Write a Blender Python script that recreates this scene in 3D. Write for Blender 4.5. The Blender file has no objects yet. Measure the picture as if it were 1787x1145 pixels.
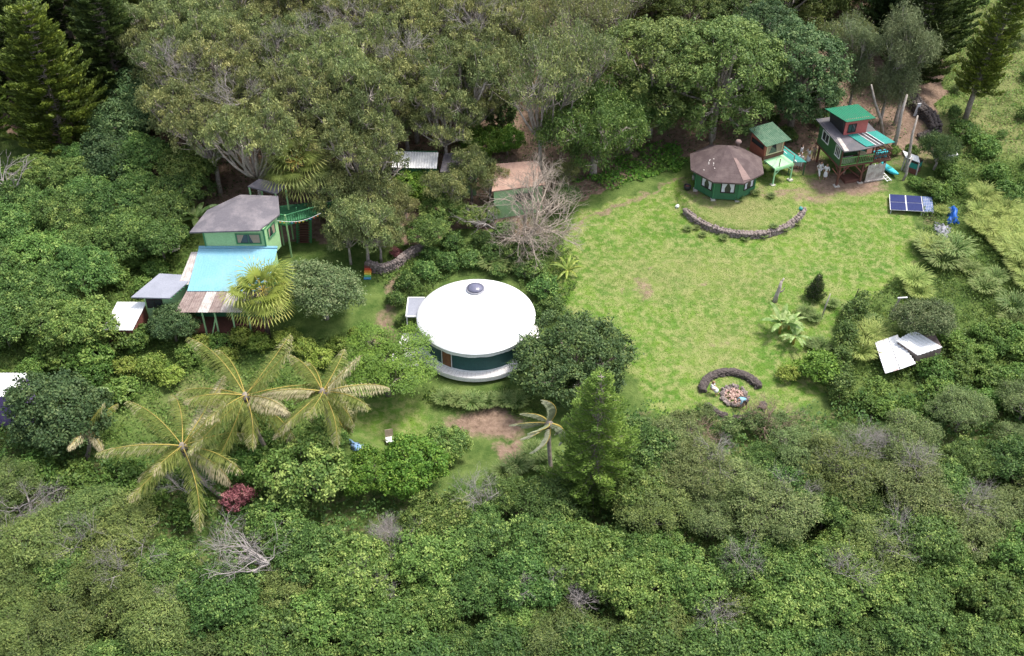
import bpy, math, random
import numpy as np
from mathutils import Vector, Matrix

S = bpy.context.scene
COL = S.collection
R = math.radians
# ------------------------------------------------------------------ camera
F = 1900.; PITCH = R(40); CH = 58.; CY = -69.
cam = bpy.data.cameras.new('camera'); camo = bpy.data.objects.new('camera', cam); COL.objects.link(camo)
camo.location = (0, CY, CH); camo.rotation_euler = (R(90)-PITCH, 0, 0)
cam.sensor_width = 36; cam.lens = 36*F/1787; cam.clip_end = 3000; cam.clip_start = 1
S.camera = camo
# ------------------------------------------------------------------ world + sun
SUN_EL = 67; SUN_AZ = 72            # azimuth clockwise from +Y
w = bpy.data.worlds.new('World'); S.world = w; w.use_nodes = True
nt = w.node_tree; sk = nt.nodes.new('ShaderNodeTexSky'); sk.sky_type = 'NISHITA'; sk.sun_disc = False
sk.sun_elevation = R(SUN_EL); sk.sun_rotation = R(SUN_AZ); sk.dust_density = 3; sk.air_density = 1
hs = nt.nodes.new('ShaderNodeHueSaturation'); hs.inputs['Saturation'].default_value = .55
nt.links.new(sk.outputs[0], hs.inputs['Color']); nt.links.new(hs.outputs[0], nt.nodes['Background'].inputs[0])
nt.nodes['Background'].inputs[1].default_value = .15
sl = bpy.data.lights.new('sun', 'SUN'); sl.energy = 2.35; sl.angle = R(11); sl.color = (1, .95, .87)
so = bpy.data.objects.new('sun', sl); COL.objects.link(so)
sd = Vector((math.cos(R(SUN_EL))*math.sin(R(SUN_AZ)), math.cos(R(SUN_EL))*math.cos(R(SUN_AZ)), math.sin(R(SUN_EL))))
so.rotation_euler = sd.to_track_quat('Z', 'Y').to_euler(); so.location = sd*120
S.view_settings.view_transform = 'Standard'; S.view_settings.look = 'None'
S.view_settings.exposure = 1.15; S.view_settings.gamma = 1
S.render.engine = 'CYCLES'
S.cycles.max_bounces = 6; S.cycles.diffuse_bounces = 3; S.cycles.transparent_max_bounces = 4

# ------------------------------------------------------------------ layout helpers (photo pixel <-> world)
cP, sP = math.cos(PITCH), math.sin(PITCH)
def ray(px, py):
    u = (px-893.5)/F; v = -(py-572.5)/F
    return (u, cP+v*sP, -sP+v*cP)
def P(px, py, z):
    d = ray(px, py); t = (z-CH)/d[2]
    return Vector((d[0]*t, CY+d[1]*t, z))
def proj(x, y, z):
    Y = y-CY; Z = z-CH; f = Y*cP-Z*sP
    return 893.5+F*x/f, 572.5-F*(Y*sP+Z*cP)/f
def sm(a, b, x):
    t = np.clip((x-a)/(b-a), 0, 1); return t*t*(3-2*t)
def fbm(x, y, s=1., o=0.):
    return (np.sin(x*s*1.3+1.7*np.sin(y*s*.9+o)+o)+np.sin(y*s*1.7+1.3*np.sin(x*s*1.1-o)+2*o)
            + .5*np.sin(x*s*3.1+y*s*2.3+o*3)+.5*np.sin(y*s*3.7-x*s*2.9+o))/3
TC = (21.5, 17.7)       # terrace centre
def G(x, y):
    x = np.asarray(x, float); y = np.asarray(y, float)
    z = .08*y + .12*fbm(x, y, .25)
    z = z + sm(55, 160, y)*(y-55)*.12
    # low shelf that the round tent stands on
    d = np.sqrt(((x+4)/11.)**2+((y+4.5)/9.5)**2)
    z = z-1.3*(1-sm(.8, 1.12, d))
    # raised terrace in front of the eight-sided cabin
    r = np.sqrt((x-TC[0])**2+(y-TC[1])**2)
    z = z+.75*(1-sm(5.7, 6.1, r))*(1-sm(-2, 4.5, y-TC[1]))
    # forest ground dropping away towards the viewer
    z = z-sm(-16, -40, y)*2.5
    return z
def at(px, py, h=0.):
    d = ray(px, py); lo, hi = 10., 500.
    for i in range(46):
        m = (lo+hi)/2
        if CH+d[2]*m-h-float(G(d[0]*m, CY+d[1]*m)) > 0: lo = m
        else: hi = m
    x, y = d[0]*m, CY+d[1]*m
    return Vector((x, y, float(G(x, y))))

# ------------------------------------------------------------------ object helpers
def tag(o, label=None, cat=None, group=None, kind=None):
    if label: o['label'] = label
    if cat: o['category'] = cat
    if group: o['group'] = group
    if kind: o['kind'] = kind
    return o
def empty(name, loc, rz=0, label=None, cat=None, group=None, s=1.):
    o = bpy.data.objects.new(name, None); COL.objects.link(o); o.location = loc; o.rotation_euler = (0, 0, rz)
    o.scale = (s, s, s); o.empty_display_size = .3
    return tag(o, label, cat, group)
def link(name, me, parent=None):
    o = bpy.data.objects.new(name, me); COL.objects.link(o)
    if parent: o.parent = parent
    return o
def copy_tree(o, parent=None):
    c = o.copy(); COL.objects.link(c)
    if parent: c.parent = parent
    for ch in list(o.children): copy_tree(ch, c)
    return c
class MB:
    def __init__(s): s.v = []; s.f = []; s.m = []
    def poly(s, pts, m=0):
        n = len(s.v); s.v += [tuple(p) for p in pts]; s.f.append(tuple(range(n, n+len(pts)))); s.m.append(m); return s
    def hexa(s, b, t, m=0):     # b, t : rings of n points, bottom/top
        n = len(s.v); k = len(b); s.v += [tuple(p) for p in b]+[tuple(p) for p in t]
        s.f.append(tuple(n+i for i in reversed(range(k)))); s.m.append(m)
        s.f.append(tuple(n+k+i for i in range(k))); s.m.append(m)
        for i in range(k):
            j = (i+1) % k; s.f.append((n+i, n+j, n+k+j, n+k+i)); s.m.append(m)
        return s
    def box(s, x0, x1, y0, y1, z0, z1, m=0):
        return s.hexa([(x0, y0, z0), (x1, y0, z0), (x1, y1, z0), (x0, y1, z0)], [(x0, y0, z1), (x1, y0, z1), (x1, y1, z1), (x0, y1, z1)], m)
    def slab(s, pts, t, m=0):
        return s.hexa([Vector(p)-Vector((0, 0, t)) for p in pts], pts, m)
    def bar(s, a, b, w, h=None, m=0):
        a = Vector(a); b = Vector(b); d = (b-a).normalized(); h = h or w
        up = Vector((0, 0, 1)) if abs(d.z) < .95 else Vector((1, 0, 0))
        x = d.cross(up).normalized()*w/2; y = x.cross(d).normalized()*h/2
        return s.hexa([a-x-y, a+x-y, a+x+y, a-x+y], [b-x-y, b+x-y, b+x+y, b-x+y], m)
    def tube(s, pts, rad, k=6, m=0, cap=True):
        pts = [Vector(p) for p in pts]; n0 = len(s.v)
        if not hasattr(rad, '__len__'): rad = [rad]*len(pts)
        for i, p in enumerate(pts):
            d = (pts[min(i+1, len(pts)-1)]-pts[max(i-1, 0)])
            d = d.normalized() if d.length > 1e-6 else Vector((0, 0, 1))
            up = Vector((.13, .21, 1)) if abs(d.z) < .9 else Vector((1, .2, 0))
            x = d.cross(up).normalized(); y = x.cross(d)
            for j in range(k):
                a = 2*math.pi*j/k; s.v.append(tuple(p+(x*math.cos(a)+y*math.sin(a))*rad[i]))
        for i in range(len(pts)-1):
            for j in range(k):
                q = (j+1) % k; s.f.append((n0+i*k+j, n0+i*k+q, n0+(i+1)*k+q, n0+(i+1)*k+j)); s.m.append(m)
        if cap:
            e = n0+(len(pts)-1)*k
            s.f.append(tuple(n0+j for j in reversed(range(k)))); s.m.append(m)
            s.f.append(tuple(e+j for j in range(k))); s.m.append(m)
        return s
    def lathe(s, prof, c=(0, 0, 0), k=16, m=0):
        n0 = len(s.v)
        for r, z in prof:
            for j in range(k):
                a = 2*math.pi*j/k; s.v.append((c[0]+r*math.cos(a), c[1]+r*math.sin(a), c[2]+z))
        for i in range(len(prof)-1):
            for j in range(k):
                q = (j+1) % k; s.f.append((n0+i*k+j, n0+i*k+q, n0+(i+1)*k+q, n0+(i+1)*k+j)); s.m.append(m)
        e = n0+(len(prof)-1)*k
        s.f.append(tuple(n0+j for j in reversed(range(k)))); s.m.append(m)
        s.f.append(tuple(e+j for j in range(k))); s.m.append(m)
        return s
    def corr(s, p00, p10, p11, p01, pitch=.25, amp=.02, t=.03, m=0):   # corrugated sheet, ribs run p00->p01
        p00, p10, p11, p01 = map(Vector, (p00, p10, p11, p01)); L = (p10-p00).length; n = max(4, int(L/pitch*4))
        nrm = (p10-p00).cross(p01-p00).normalized()
        if nrm.z < 0: nrm = -nrm
        n0 = len(s.v)
        for i in range(n+1):
            u = i/n; h = nrm*amp*math.sin(u*L/pitch*2*math.pi)
            a = p00.lerp(p10, u)+h; b = p01.lerp(p11, u)+h
            s.v += [tuple(a), tuple(b), tuple(a-nrm*t), tuple(b-nrm*t)]
        for i in range(n):
            q = n0+i*4; r = q+4
            for f in ((q, r, r+1, q+1), (q+2, q+3, r+3, r+2), (q, q+2, r+2, r), (q+1, r+1, r+3, q+3)):
                s.f.append(f); s.m.append(m)
        for q in (n0, n0+n*4): s.f.append((q, q+1, q+3, q+2)); s.m.append(m)
        return s
    def each(s, name, mat, parent, smooth=False, world=False):
        """every separate piece (shared vertices = one piece) becomes a part of its own"""
        n = len(s.v); p = list(range(n))
        def fd(i):
            while p[i] != i: p[i] = p[p[i]]; i = p[i]
            return i
        for f in s.f:
            for q in f[1:]: p[fd(q)] = fd(f[0])
        gr = {}
        for f in s.f: gr.setdefault(fd(f[0]), []).append(f)
        for fs in gr.values():
            ids = sorted({i for f in fs for i in f}); mp = {i: k for k, i in enumerate(ids)}; q = MB()
            q.v = [s.v[i] for i in ids]; q.f = [tuple(mp[i] for i in f) for f in fs]; q.m = [0]*len(fs)
            o = q.build(name, mat, None if world else parent, smooth)
            if world: par(o, parent)
    def build(s, name, mats, parent=None, smooth=False):
        me = bpy.data.meshes.new(name); me.from_pydata(s.v, [], s.f)
        if not isinstance(mats, (list, tuple)): mats = [mats]
        for q in mats: me.materials.append(q)
        if len(mats) > 1: me.polygons.foreach_set('material_index', s.m)
        if smooth: me.polygons.foreach_set('use_smooth', [True]*len(s.f))
        me.update(); return link(name, me, parent)
def icorock(rng, r, sq=.7):
    bmv = []
    t = (1+5**.5)/2
    vs = np.array([(-1, t, 0), (1, t, 0), (-1, -t, 0), (1, -t, 0), (0, -1, t), (0, 1, t), (0, -1, -t), (0, 1, -t), (t, 0, -1), (t, 0, 1), (-t, 0, -1), (-t, 0, 1)])/1.9
    fs = [(0, 11, 5), (0, 5, 1), (0, 1, 7), (0, 7, 10), (0, 10, 11), (1, 5, 9), (5, 11, 4), (11, 10, 2), (10, 7, 6), (7, 1, 8), (3, 9, 4), (3, 4, 2), (3, 2, 6), (3, 6, 8), (3, 8, 9), (4, 9, 5), (2, 4, 11), (6, 2, 10), (8, 6, 7), (9, 8, 1)]
    vs = vs*(.75+.5*rng.random((12, 1)))*r*np.array([1, 1, sq])
    a = rng.random()*6.28; c, s_ = math.cos(a), math.sin(a)
    return vs@np.array([[c, s_, 0], [-s_, c, 0], [0, 0, 1]]), fs

# ------------------------------------------------------------------ materials
def nmat(name):
    m = bpy.data.materials.new(name); m.use_nodes = True; n = m.node_tree; n.nodes.clear()
    o = n.nodes.new('ShaderNodeOutputMaterial'); return m, n, o
def mixc(n, f, a, b, mode='MIX'):
    q = n.nodes.new('ShaderNodeMix'); q.data_type = 'RGBA'; q.blend_type = mode
    for i, x in ((0, f), (6, a), (7, b)):
        if isinstance(x, bpy.types.NodeSocket): n.links.new(x, q.inputs[i])
        elif i == 0: q.inputs[0].default_value = x
        else: q.inputs[i].default_value = (*x, 1) if len(x) == 3 else x
    return q.outputs[2]
def noise(n, scale, detail=4, rough=.6, vec=None):
    q = n.nodes.new('ShaderNodeTexNoise'); q.inputs['Scale'].default_value = scale; q.inputs['Detail'].default_value = detail
    q.inputs['Roughness'].default_value = rough
    if vec: n.links.new(vec, q.inputs['Vector'])
    return q.outputs[0]
def ramp(n, f, stops):
    q = n.nodes.new('ShaderNodeValToRGB'); n.links.new(f, q.inputs[0]); e = q.color_ramp.elements
    while len(e) < len(stops): e.new(.5)
    for i, (p, c) in enumerate(stops): e[i].position = p; e[i].color = (*c, 1) if len(c) == 3 else c
    return q.outputs[0]
def attr(n, name):
    q = n.nodes.new('ShaderNodeAttribute'); q.attribute_name = name; return q.outputs['Fac']
def gen(n):
    return n.nodes.new('ShaderNodeNewGeometry').outputs['Position']
def bsdf(n, o, col, rough=.7, spec=.3, bump=None, bd=.02, metal=0):
    b = n.nodes.new('ShaderNodeBsdfPrincipled')
    if isinstance(col, bpy.types.NodeSocket): n.links.new(col, b.inputs['Base Color'])
    else: b.inputs['Base Color'].default_value = (*col, 1)
    b.inputs['Roughness'].default_value = rough; b.inputs['Specular IOR Level'].default_value = spec; b.inputs['Metallic'].default_value = metal
    if bump is not None:
        q = n.nodes.new('ShaderNodeBump'); q.inputs['Distance'].default_value = bd; q.inputs['Strength'].default_value = .8
        n.links.new(bump, q.inputs['Height']); n.links.new(q.outputs[0], b.inputs['Normal'])
    n.links.new(b.outputs[0], o.inputs[0]); return b
def paint(name, c, c2=None, amt=.5, scale=1.5, rough=.65, fine=9, spec=.3, lo=.42, hi=.62, metal=0):
    m, n, o = nmat(name); v = gen(n)
    c2 = c2 or tuple(x*.7 for x in c)
    f = ramp(n, noise(n, scale, 6, .65, v), [(lo, (0, 0, 0)), (hi, (amt,)*3)])
    k = mixc(n, f, c, c2)
    k = mixc(n, ramp(n, noise(n, fine, 3, .6, v), [(.3, (.82,)*3), (.7, (1.12,)*3)]), (0, 0, 0), k) if False else mixc(n, .6, k, ramp(n, noise(n, fine, 3, .6, v), [(.3, (.7,)*3), (.7, (1,)*3)]), 'MULTIPLY')
    bsdf(n, o, k, rough, spec, noise(n, fine*2, 2, .5, v), .01, metal); return m
def leafmat(name, dark, mid, light, trans=.3, hue=.016, val=.22, rough=.55, spec=.25):
    m, n, o = nmat(name)
    c = ramp(n, attr(n, 'v'), [(0, dark), (.55, mid), (.93, light)])
    oi = n.nodes.new('ShaderNodeObjectInfo').outputs['Random']
    h = n.nodes.new('ShaderNodeHueSaturation')
    mr = n.nodes.new('ShaderNodeMapRange'); n.links.new(oi, mr.inputs[0]); mr.inputs[3].default_value = .5-hue; mr.inputs[4].default_value = .5+hue*.7
    n.links.new(mr.outputs[0], h.inputs['Hue'])
    mm = n.nodes.new('ShaderNodeMath'); mm.operation = 'MULTIPLY'; mm.inputs[1].default_value = 7.31; n.links.new(oi, mm.inputs[0])
    fr = n.nodes.new('ShaderNodeMath'); fr.operation = 'FRACT'; n.links.new(mm.outputs[0], fr.inputs[0])
    mv = n.nodes.new('ShaderNodeMapRange'); n.links.new(fr.outputs[0], mv.inputs[0]); mv.inputs[3].default_value = 1-val; mv.inputs[4].default_value = 1+val
    n.links.new(mv.outputs[0], h.inputs['Value']); h.inputs['Saturation'].default_value = SATL; n.links.new(c, h.inputs['Color'])
    b = n.nodes.new('ShaderNodeBsdfPrincipled'); n.links.new(h.outputs[0], b.inputs['Base Color']); b.inputs['Roughness'].default_value = rough
    b.inputs['Specular IOR Level'].default_value = spec
    t = n.nodes.new('ShaderNodeBsdfTranslucent'); n.links.new(h.outputs[0], t.inputs[0])
    x = n.nodes.new('ShaderNodeMixShader'); x.inputs[0].default_value = trans
    n.links.new(b.outputs[0], x.inputs[1]); n.links.new(t.outputs[0], x.inputs[2]); n.links.new(x.outputs[0], o.inputs[0])
    return m
SATL = 1.0
M = {}
M['bark_grey'] = paint('bark_grey', (.30, .26, .22), (.16, .13, .10), .8, 3, .9)
M['bark_pale'] = paint('bark_pale', (.42, .37, .33), (.22, .18, .15), .7, 3, .9)
M['bark_dark'] = paint('bark_dark', (.12, .09, .07), (.07, .05, .04), .8, 3, .9)
M['dead_pink'] = paint('dead_wood_tan', (.40, .335, .28), (.26, .21, .17), .7, 3, .9)
M['dead'] = paint('dead_wood', (.36, .325, .31), (.22, .19, .18), .7, 3, .9)
M['dead_red'] = paint('dead_twigs_brown', (.36, .26, .20), (.22, .14, .10), .7, 3, .9)
M['broad'] = leafmat('leaf_broad', (.038, .082, .020), (.092, .170, .040), (.235, .325, .085))
M['broad_lt'] = leafmat('leaf_broad_light', (.058, .112, .026), (.130, .222, .048), (.29, .375, .10))
M['feather'] = leafmat('leaf_feathery', (.050, .085, .025), (.115, .165, .042), (.235, .28, .082), .3, .02)
M['olive'] = leafmat('leaf_olive', (.075, .115, .04), (.150, .212, .07), (.28, .33, .12), .3, .02, .15)
M['gum'] = leafmat('leaf_gum', (.085, .115, .046), (.185, .222, .080), (.36, .365, .135), .3, .025, .2)
M['dark'] = leafmat('leaf_dark', (.030, .06, .022), (.068, .115, .038), (.15, .20, .06))
M['teal'] = leafmat('leaf_blue_green', (.034, .070, .028), (.075, .135, .048), (.16, .22, .08))
M['pine'] = leafmat('needle_pine', (.05, .08, .016), (.12, .175, .028), (.25, .31, .045), .25)
M['pine_dk'] = leafmat('needle_dark', (.028, .052, .015), (.06, .10, .025), (.12, .17, .04), .25)
M['pine_yg'] = leafmat('needle_young', (.08, .14, .03), (.16, .25, .045), (.29, .38, .08), .3)
M['lime'] = leafmat('leaf_lime', (.07, .135, .02), (.14, .23, .035), (.26, .36, .06))
M['greygreen'] = leafmat('leaf_grey_green', (.055, .09, .038), (.12, .17, .065), (.27, .30, .15))
M['silver'] = leafmat('frond_silver', (.14, .17, .10), (.27, .30, .18), (.50, .50, .36), .3)
M['iron'] = leafmat('needle_ironwood', (.10, .135, .065), (.17, .215, .10), (.27, .31, .15), .3)
M['bright'] = leafmat('leaf_bright', (.05, .12, .016), (.105, .215, .028), (.23, .33, .055))
M['palm'] = leafmat('frond_leaflet', (.11, .15, .03), (.235, .27, .065), (.54, .47, .30), .3, .01, .08)
M['rachis'] = paint('frond_rachis', (.40, .31, .07), (.30, .23, .07), .6, 2, .6)
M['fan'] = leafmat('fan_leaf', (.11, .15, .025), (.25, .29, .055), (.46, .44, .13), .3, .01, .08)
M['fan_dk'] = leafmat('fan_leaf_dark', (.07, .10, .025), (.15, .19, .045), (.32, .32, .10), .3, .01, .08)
M['banana'] = leafmat('banana_leaf', (.10, .18, .045), (.20, .31, .09), (.38, .48, .20), .35, .01, .1)
M['cane'] = leafmat('cane_blade', (.11, .19, .04), (.22, .31, .075), (.38, .43, .13), .3, .012, .12)
M['cane_dk'] = leafmat('cane_blade_dark', (.05, .11, .028), (.115, .19, .05), (.23, .28, .10), .3, .015, .15)
M['red'] = leafmat('leaf_red', (.15, .045, .05), (.27, .10, .11), (.42, .20, .19), .3)
M['yellow'] = leafmat('leaf_yellow', (.11, .175, .03), (.21, .285, .05), (.38, .42, .10), .3)
M['lawn'] = leafmat('lawn_blade', (.078, .165, .022), (.132, .235, .032), (.215, .28, .065), .3)
M['weed'] = leafmat('weed_leaf', (.05, .11, .022), (.11, .20, .04), (.22, .31, .07), .3)
M['drygrass'] = leafmat('dry_grass', (.16, .17, .07), (.28, .28, .12), (.42, .38, .20), .3)

# ------------------------------------------------------------------ leaf meshes (numpy)
def unit(a):
    return a/np.maximum(np.linalg.norm(a, axis=1, keepdims=True), 1e-9)
def leaves(name, p, t, nrm, L, W, v, mat, parent=None, tri=False):
    """rhombic leaves: centre p, long axis t, face normal nrm, length/width arrays, colour value v"""
    n = len(p); t = unit(t); s = unit(np.cross(t, nrm)); L = np.broadcast_to(L, n)[:, None]; W = np.broadcast_to(W, n)[:, None]
    nn = np.cross(s, t)
    if tri:
        V = np.stack([p-s*W/2, p+s*W/2, p+t*L], 1); k = 3
    else:
        V = np.stack([p+t*L/2, p+s*W/2+nn*W*.12, p-t*L/2, p-s*W/2+nn*W*.12], 1); k = 4
    me = bpy.data.meshes.new(name); me.vertices.add(n*k); me.vertices.foreach_set('co', V.astype(np.float32).ravel())
    me.loops.add(n*k); me.loops.foreach_set('vertex_index', np.arange(n*k, dtype=np.int32))
    me.polygons.add(n); me.polygons.foreach_set('loop_start', np.arange(0, n*k, k, dtype=np.int32))
    me.polygons.foreach_set('loop_total', np.full(n, k, dtype=np.int32))
    a = me.attributes.new('v', 'FLOAT', 'FACE'); a.data.foreach_set('value', np.clip(v, 0, 1).astype(np.float32))
    me.materials.append(mat); me.update(calc_edges=True)
    return link(name, me, parent)
def rnd_dirs(rng, n, zmin=-1):
    z = rng.uniform(zmin, 1, n); a = rng.uniform(0, 2*math.pi, n); r = np.sqrt(1-z*z)
    return np.stack([r*np.cos(a), r*np.sin(a), z], 1)
def clumps(rng, lobes, n, zmin=-.45, inner=.72):
    lo = np.array(lobes); wgt = lo[:, 3]*lo[:, 4]; wgt = wgt/wgt.sum()
    C = np.zeros((0, 3)); D = np.zeros((0, 3))
    while len(C) < n:
        i = rng.choice(len(lo), n, p=wgt); d = rnd_dirs(rng, n, zmin)
        r = lo[i][:, [3, 3, 4]]; wob = 1+.16*np.sin(d[:, 0]*5+i*1.7)*np.cos(d[:, 1]*4.3+i)+.1*np.sin(d[:, 2]*7+i*2.2); c = lo[i][:, :3]+d*r*(wob*rng.uniform(.80, 1.14, n))[:, None]
        ok = np.ones(n, bool)
        for L in lo:
            q = (c-L[:3])/L[[3, 3, 4]]; ok &= (np.linalg.norm(q, axis=1) > inner)
        C = np.concatenate([C, c[ok]]); D = np.concatenate([D, d[ok]])
    return C[:n], D[:n]
def foliage(name, rng, C, D, clr, nlf, L, W, mat, parent, up=.5, out=.6, jit=.6, droop=0., flat=.75, stretch=1., tip=.0, cw=.5):
    n = len(C); cv = rng.random(n); sz = rng.uniform(.7, 1.3, n)
    i = np.repeat(np.arange(n), nlf); N = len(i)
    off = rng.normal(0, 1, (N, 3))*clr*sz[i][:, None]*.5*np.array([1, 1, flat*stretch])
    p = C[i]+off
    up_ = np.array([0, 0, 1.])
    if droop > 0:
        t = -up_*droop+rng.normal(0, .45, (N, 3))+D[i]*.25; nr = rnd_dirs(rng, N)
    else:
        nr = unit(D[i]*out+up_*up+rng.normal(0, jit, (N, 3)))
        t = np.cross(nr, rnd_dirs(rng, N))
    v = cw*cv[i]+(1-cw)*rng.random(N)
    if tip > 0:      # pale young rosettes on some shoots
        yg = (rng.random(n) < tip)[i]; v = np.where(yg, .75+.25*rng.random(N), v*.85)
    return leaves(name, p, t, nr, L*rng.uniform(.6, 1.3, N), W*rng.uniform(.7, 1.3, N), v, mat, parent)
def curve_pts(a, b, bow, n=5):
    a = Vector(a); b = Vector(b); return [a.lerp(b, i/n)+Vector(bow)*math.sin(math.pi*i/n) for i in range(n+1)]
def limbs(rng, lobes, C, base_r, fork, nb, mat, parent, lean=(0, 0), name='trunk', top=None, vis=1., tw=.012):
    m = MB(); f0 = Vector((lean[0], lean[1], fork))
    m.tube([(0, 0, -.4), (lean[0]*.2, lean[1]*.2, fork*.35), (lean[0]*.6+rng.normal()*.08, lean[1]*.6, fork*.7), f0], [base_r*1.25, base_r, base_r*.85, base_r*.75], 8)
    lc = []
    for L in lobes:
        c = Vector(L[:3])-Vector((0, 0, L[4]*.2)); bow = Vector((rng.normal()*.25, rng.normal()*.25, -.15*(c-f0).length*.6))
        m.tube(curve_pts(f0, c, bow, 4), np.linspace(base_r*.6, base_r*.28, 5), 5); lc.append(c)
    idx = rng.permutation(len(C))[:nb]
    for i in idx:
        c = Vector(C[i]); j = min(range(len(lc)), key=lambda k: (lc[k]-c).length)
        s = f0.lerp(lc[j], rng.uniform(.55, 1))
        e = s.lerp(c, vis)
        m.tube(curve_pts(s, e, (rng.normal()*.15, rng.normal()*.15, -.08*(e-s).length), 3), [base_r*.22, base_r*.15+.004, base_r*.1+.003, tw], 4, cap=False)
    return m.build(name, mat, parent, True)
def lobes_dome(rng, Rr, hc, n, rl, squash=.75, zs=.5):
    out = [(0, 0, hc+Rr*.1, rl*1.15, rl*squash*1.15)]
    for i in range(n):
        a = 2*math.pi*(i+rng.uniform(-.3, .3))/n*1.0; q = Rr-rl if i % 2 == 0 else (Rr-rl)*rng.uniform(.4, .9)
        out.append((q*math.cos(a), q*math.sin(a), hc+rng.uniform(-.5, .4)*Rr*zs, rl*rng.uniform(.75, 1.15), rl*squash*rng.uniform(.8, 1.15)))
    return out

# ------------------------------------------------------------------ terrain
xs = np.concatenate([[-700, -450, -300, -200, -140, -105, -85, -75], np.arange(-70, 70.01, .38), [75, 85, 105, 140, 200, 300, 450, 700]])
ys = np.concatenate([[-300, -180, -110, -75, -55], np.arange(-46, 90, .38), [95, 105, 125, 150, 190, 250, 350, 500, 800]])
X, Y = np.meshgrid(xs, ys); Z = G(X, Y)
nx, ny = len(xs), len(ys)
me = bpy.data.meshes.new('ground'); me.vertices.add(nx*ny)
me.vertices.foreach_set('co', np.stack([X.ravel(), Y.ravel(), Z.ravel()], 1).astype(np.float32).ravel())
ii, jj = np.meshgrid(np.arange(nx-1), np.arange(ny-1)); q0 = (jj*nx+ii).ravel()
fc = np.stack([q0, q0+1, q0+nx+1, q0+nx], 1).astype(np.int32); nf = len(fc)
me.loops.add(nf*4); me.loops.foreach_set('vertex_index', fc.ravel()); me.polygons.add(nf)
me.polygons.foreach_set('loop_start', np.arange(0, nf*4, 4, dtype=np.int32)); me.polygons.foreach_set('loop_total', np.full(nf, 4, dtype=np.int32))
me.polygons.foreach_set('use_smooth', np.ones(nf, bool)); me.update(calc_edges=True)
def inpoly(px, py, poly):
    c = np.zeros(np.shape(px), bool); n = len(poly)
    for i in range(n):
        x1, y1 = poly[i]; x2, y2 = poly[(i+1) % n]
        if y1 == y2: continue
        cr = ((y1 > py) != (y2 > py)) & (px < (x2-x1)*(py-y1)/(y2-y1)+x1); c ^= cr
    return c
def blob(px, py, cx, cy, rx, ry):
    return np.clip(1.4-1.4*np.sqrt(((px-cx)/rx)**2+((py-cy)/ry)**2), 0, 1)
def segd(px, py, pts):
    d = np.full(np.shape(px), 1e9)
    for (x1, y1), (x2, y2) in zip(pts[:-1], pts[1:]):
        t = np.clip(((px-x1)*(x2-x1)+(py-y1)*(y2-y1))/((x2-x1)**2+(y2-y1)**2), 0, 1)
        d = np.minimum(d, np.hypot(px-x1-t*(x2-x1), (py-y1-t*(y2-y1))*1.6))
    return d
LAWN = [(990, 400), (1000, 375), (1080, 350), (1140, 330), (1190, 310), (1220, 300), (1420, 300), (1500, 325), (1570, 345), (1600, 400), (1600, 460), (1540, 520), (1500, 560), (1455, 560), (1440, 690), (1400, 710), (1290, 740), (1130, 720), (1095, 640), (1060, 560), (1010, 545), (950, 520), (970, 440)]
WOOD = [(-400, -500), (2200, -500), (2200, -200), (1690, -60), (1650, 60), (1640, 200), (1600, 240), (1400, 262), (1190, 270), (1120, 300), (990, 360), (700, 430), (400, 420), (250, 330), (60, 240), (-400, 220)]
LOWER = [(-600, 700), (100, 760), (420, 860), (900, 860), (1100, 720), (1330, 735), (1600, 690), (2400, 680), (2400, 2000), (-600, 2000)]
def zones(x, y):
    z = G(x, y); px, py = proj(x, y, z); fr = fbm(x, y, .8)*18; px = px+fr; py = py+fbm(y, x, .9, 2.)*10
    dirt = np.zeros(np.shape(x)); dry = np.zeros(np.shape(x))
    wood = inpoly(px, py, WOOD).astype(float)
    low = inpoly(px, py, LOWER).astype(float)
    dirt = np.maximum(dirt, wood*.85); dirt = np.maximum(dirt, low*.35)
    for b in ((855, 738, 105, 42, .95), (890, 800, 35, 60, .9), (1480, 320, 110, 30, .95), (1400, 285, 60, 30, .9), (1235, 355, 60, 18, .45), (1120, 505, 26, 30, .6), (1232, 495, 12, 8, .8), (1228, 548, 9, 6, .8), (1090, 512, 14, 8, .5), (1250, 600, 40, 14, .35), (1330, 470, 60, 12, .3), (1180, 430, 70, 10, .3), (1420, 440, 50, 12, .3), (1060, 400, 50, 12, .3), (1190, 640, 50, 12, .3), (1450, 412, 8, 4, .7), (1130, 470, 8, 4, .6), (1420, 345, 60, 16, .6), (685, 595, 40, 18, .8), (910, 400, 80, 40, .8), (1590, 240, 90, 70, .75), (1420, 665, 120, 26, .35), (1565, 370, 22, 10, .5),
              (1205, 335, 22, 26, .7), (1360, 335, 90, 14, .6), (905, 880, 50, 30, .9), (1150, 455, 50, 12, .25), (1010, 320, 25, 22, .7), (1640, 380, 50, 22, .5), (920, 190, 60, 60, .9), (1310, 20, 90, 60, 1)):
        dirt = np.maximum(dirt, blob(px, py, *b[:4])*b[4])
    for pts, w_ in (([(985, 400), (1060, 372), (1130, 335), (1200, 310)], 7), ([(700, 480), (670, 560), (700, 600)], 12)):
        dirt = np.maximum(dirt, .62*sm(w_*2., w_*.2, segd(px, py, pts)))
    right = ((px > 1630) & (py < 420)).astype(float)
    for b in ((1700, 230, 190, 60, .8), (1740, 100, 120, 160, .6), (1290, 365, 110, 45, .75), (1000, 640, 60, 60, .0), (1200, 480, 220, 60, .4), (1400, 340, 120, 22, .6), (360, 700, 100, 60, .6), (1250, 600, 80, 70, .3)):
        dry = np.maximum(dry, blob(px, py, *b[:4])*b[4])
    lawn = np.maximum(inpoly(px, py, LAWN).astype(float), blob(px, py, 680, 735, 110, 60))
    return px, py, dirt, dry, lawn, wood, low, right
px_, py_, dirt, dry, lawn, wood, low, right = zones(X.ravel(), Y.ravel())
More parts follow.
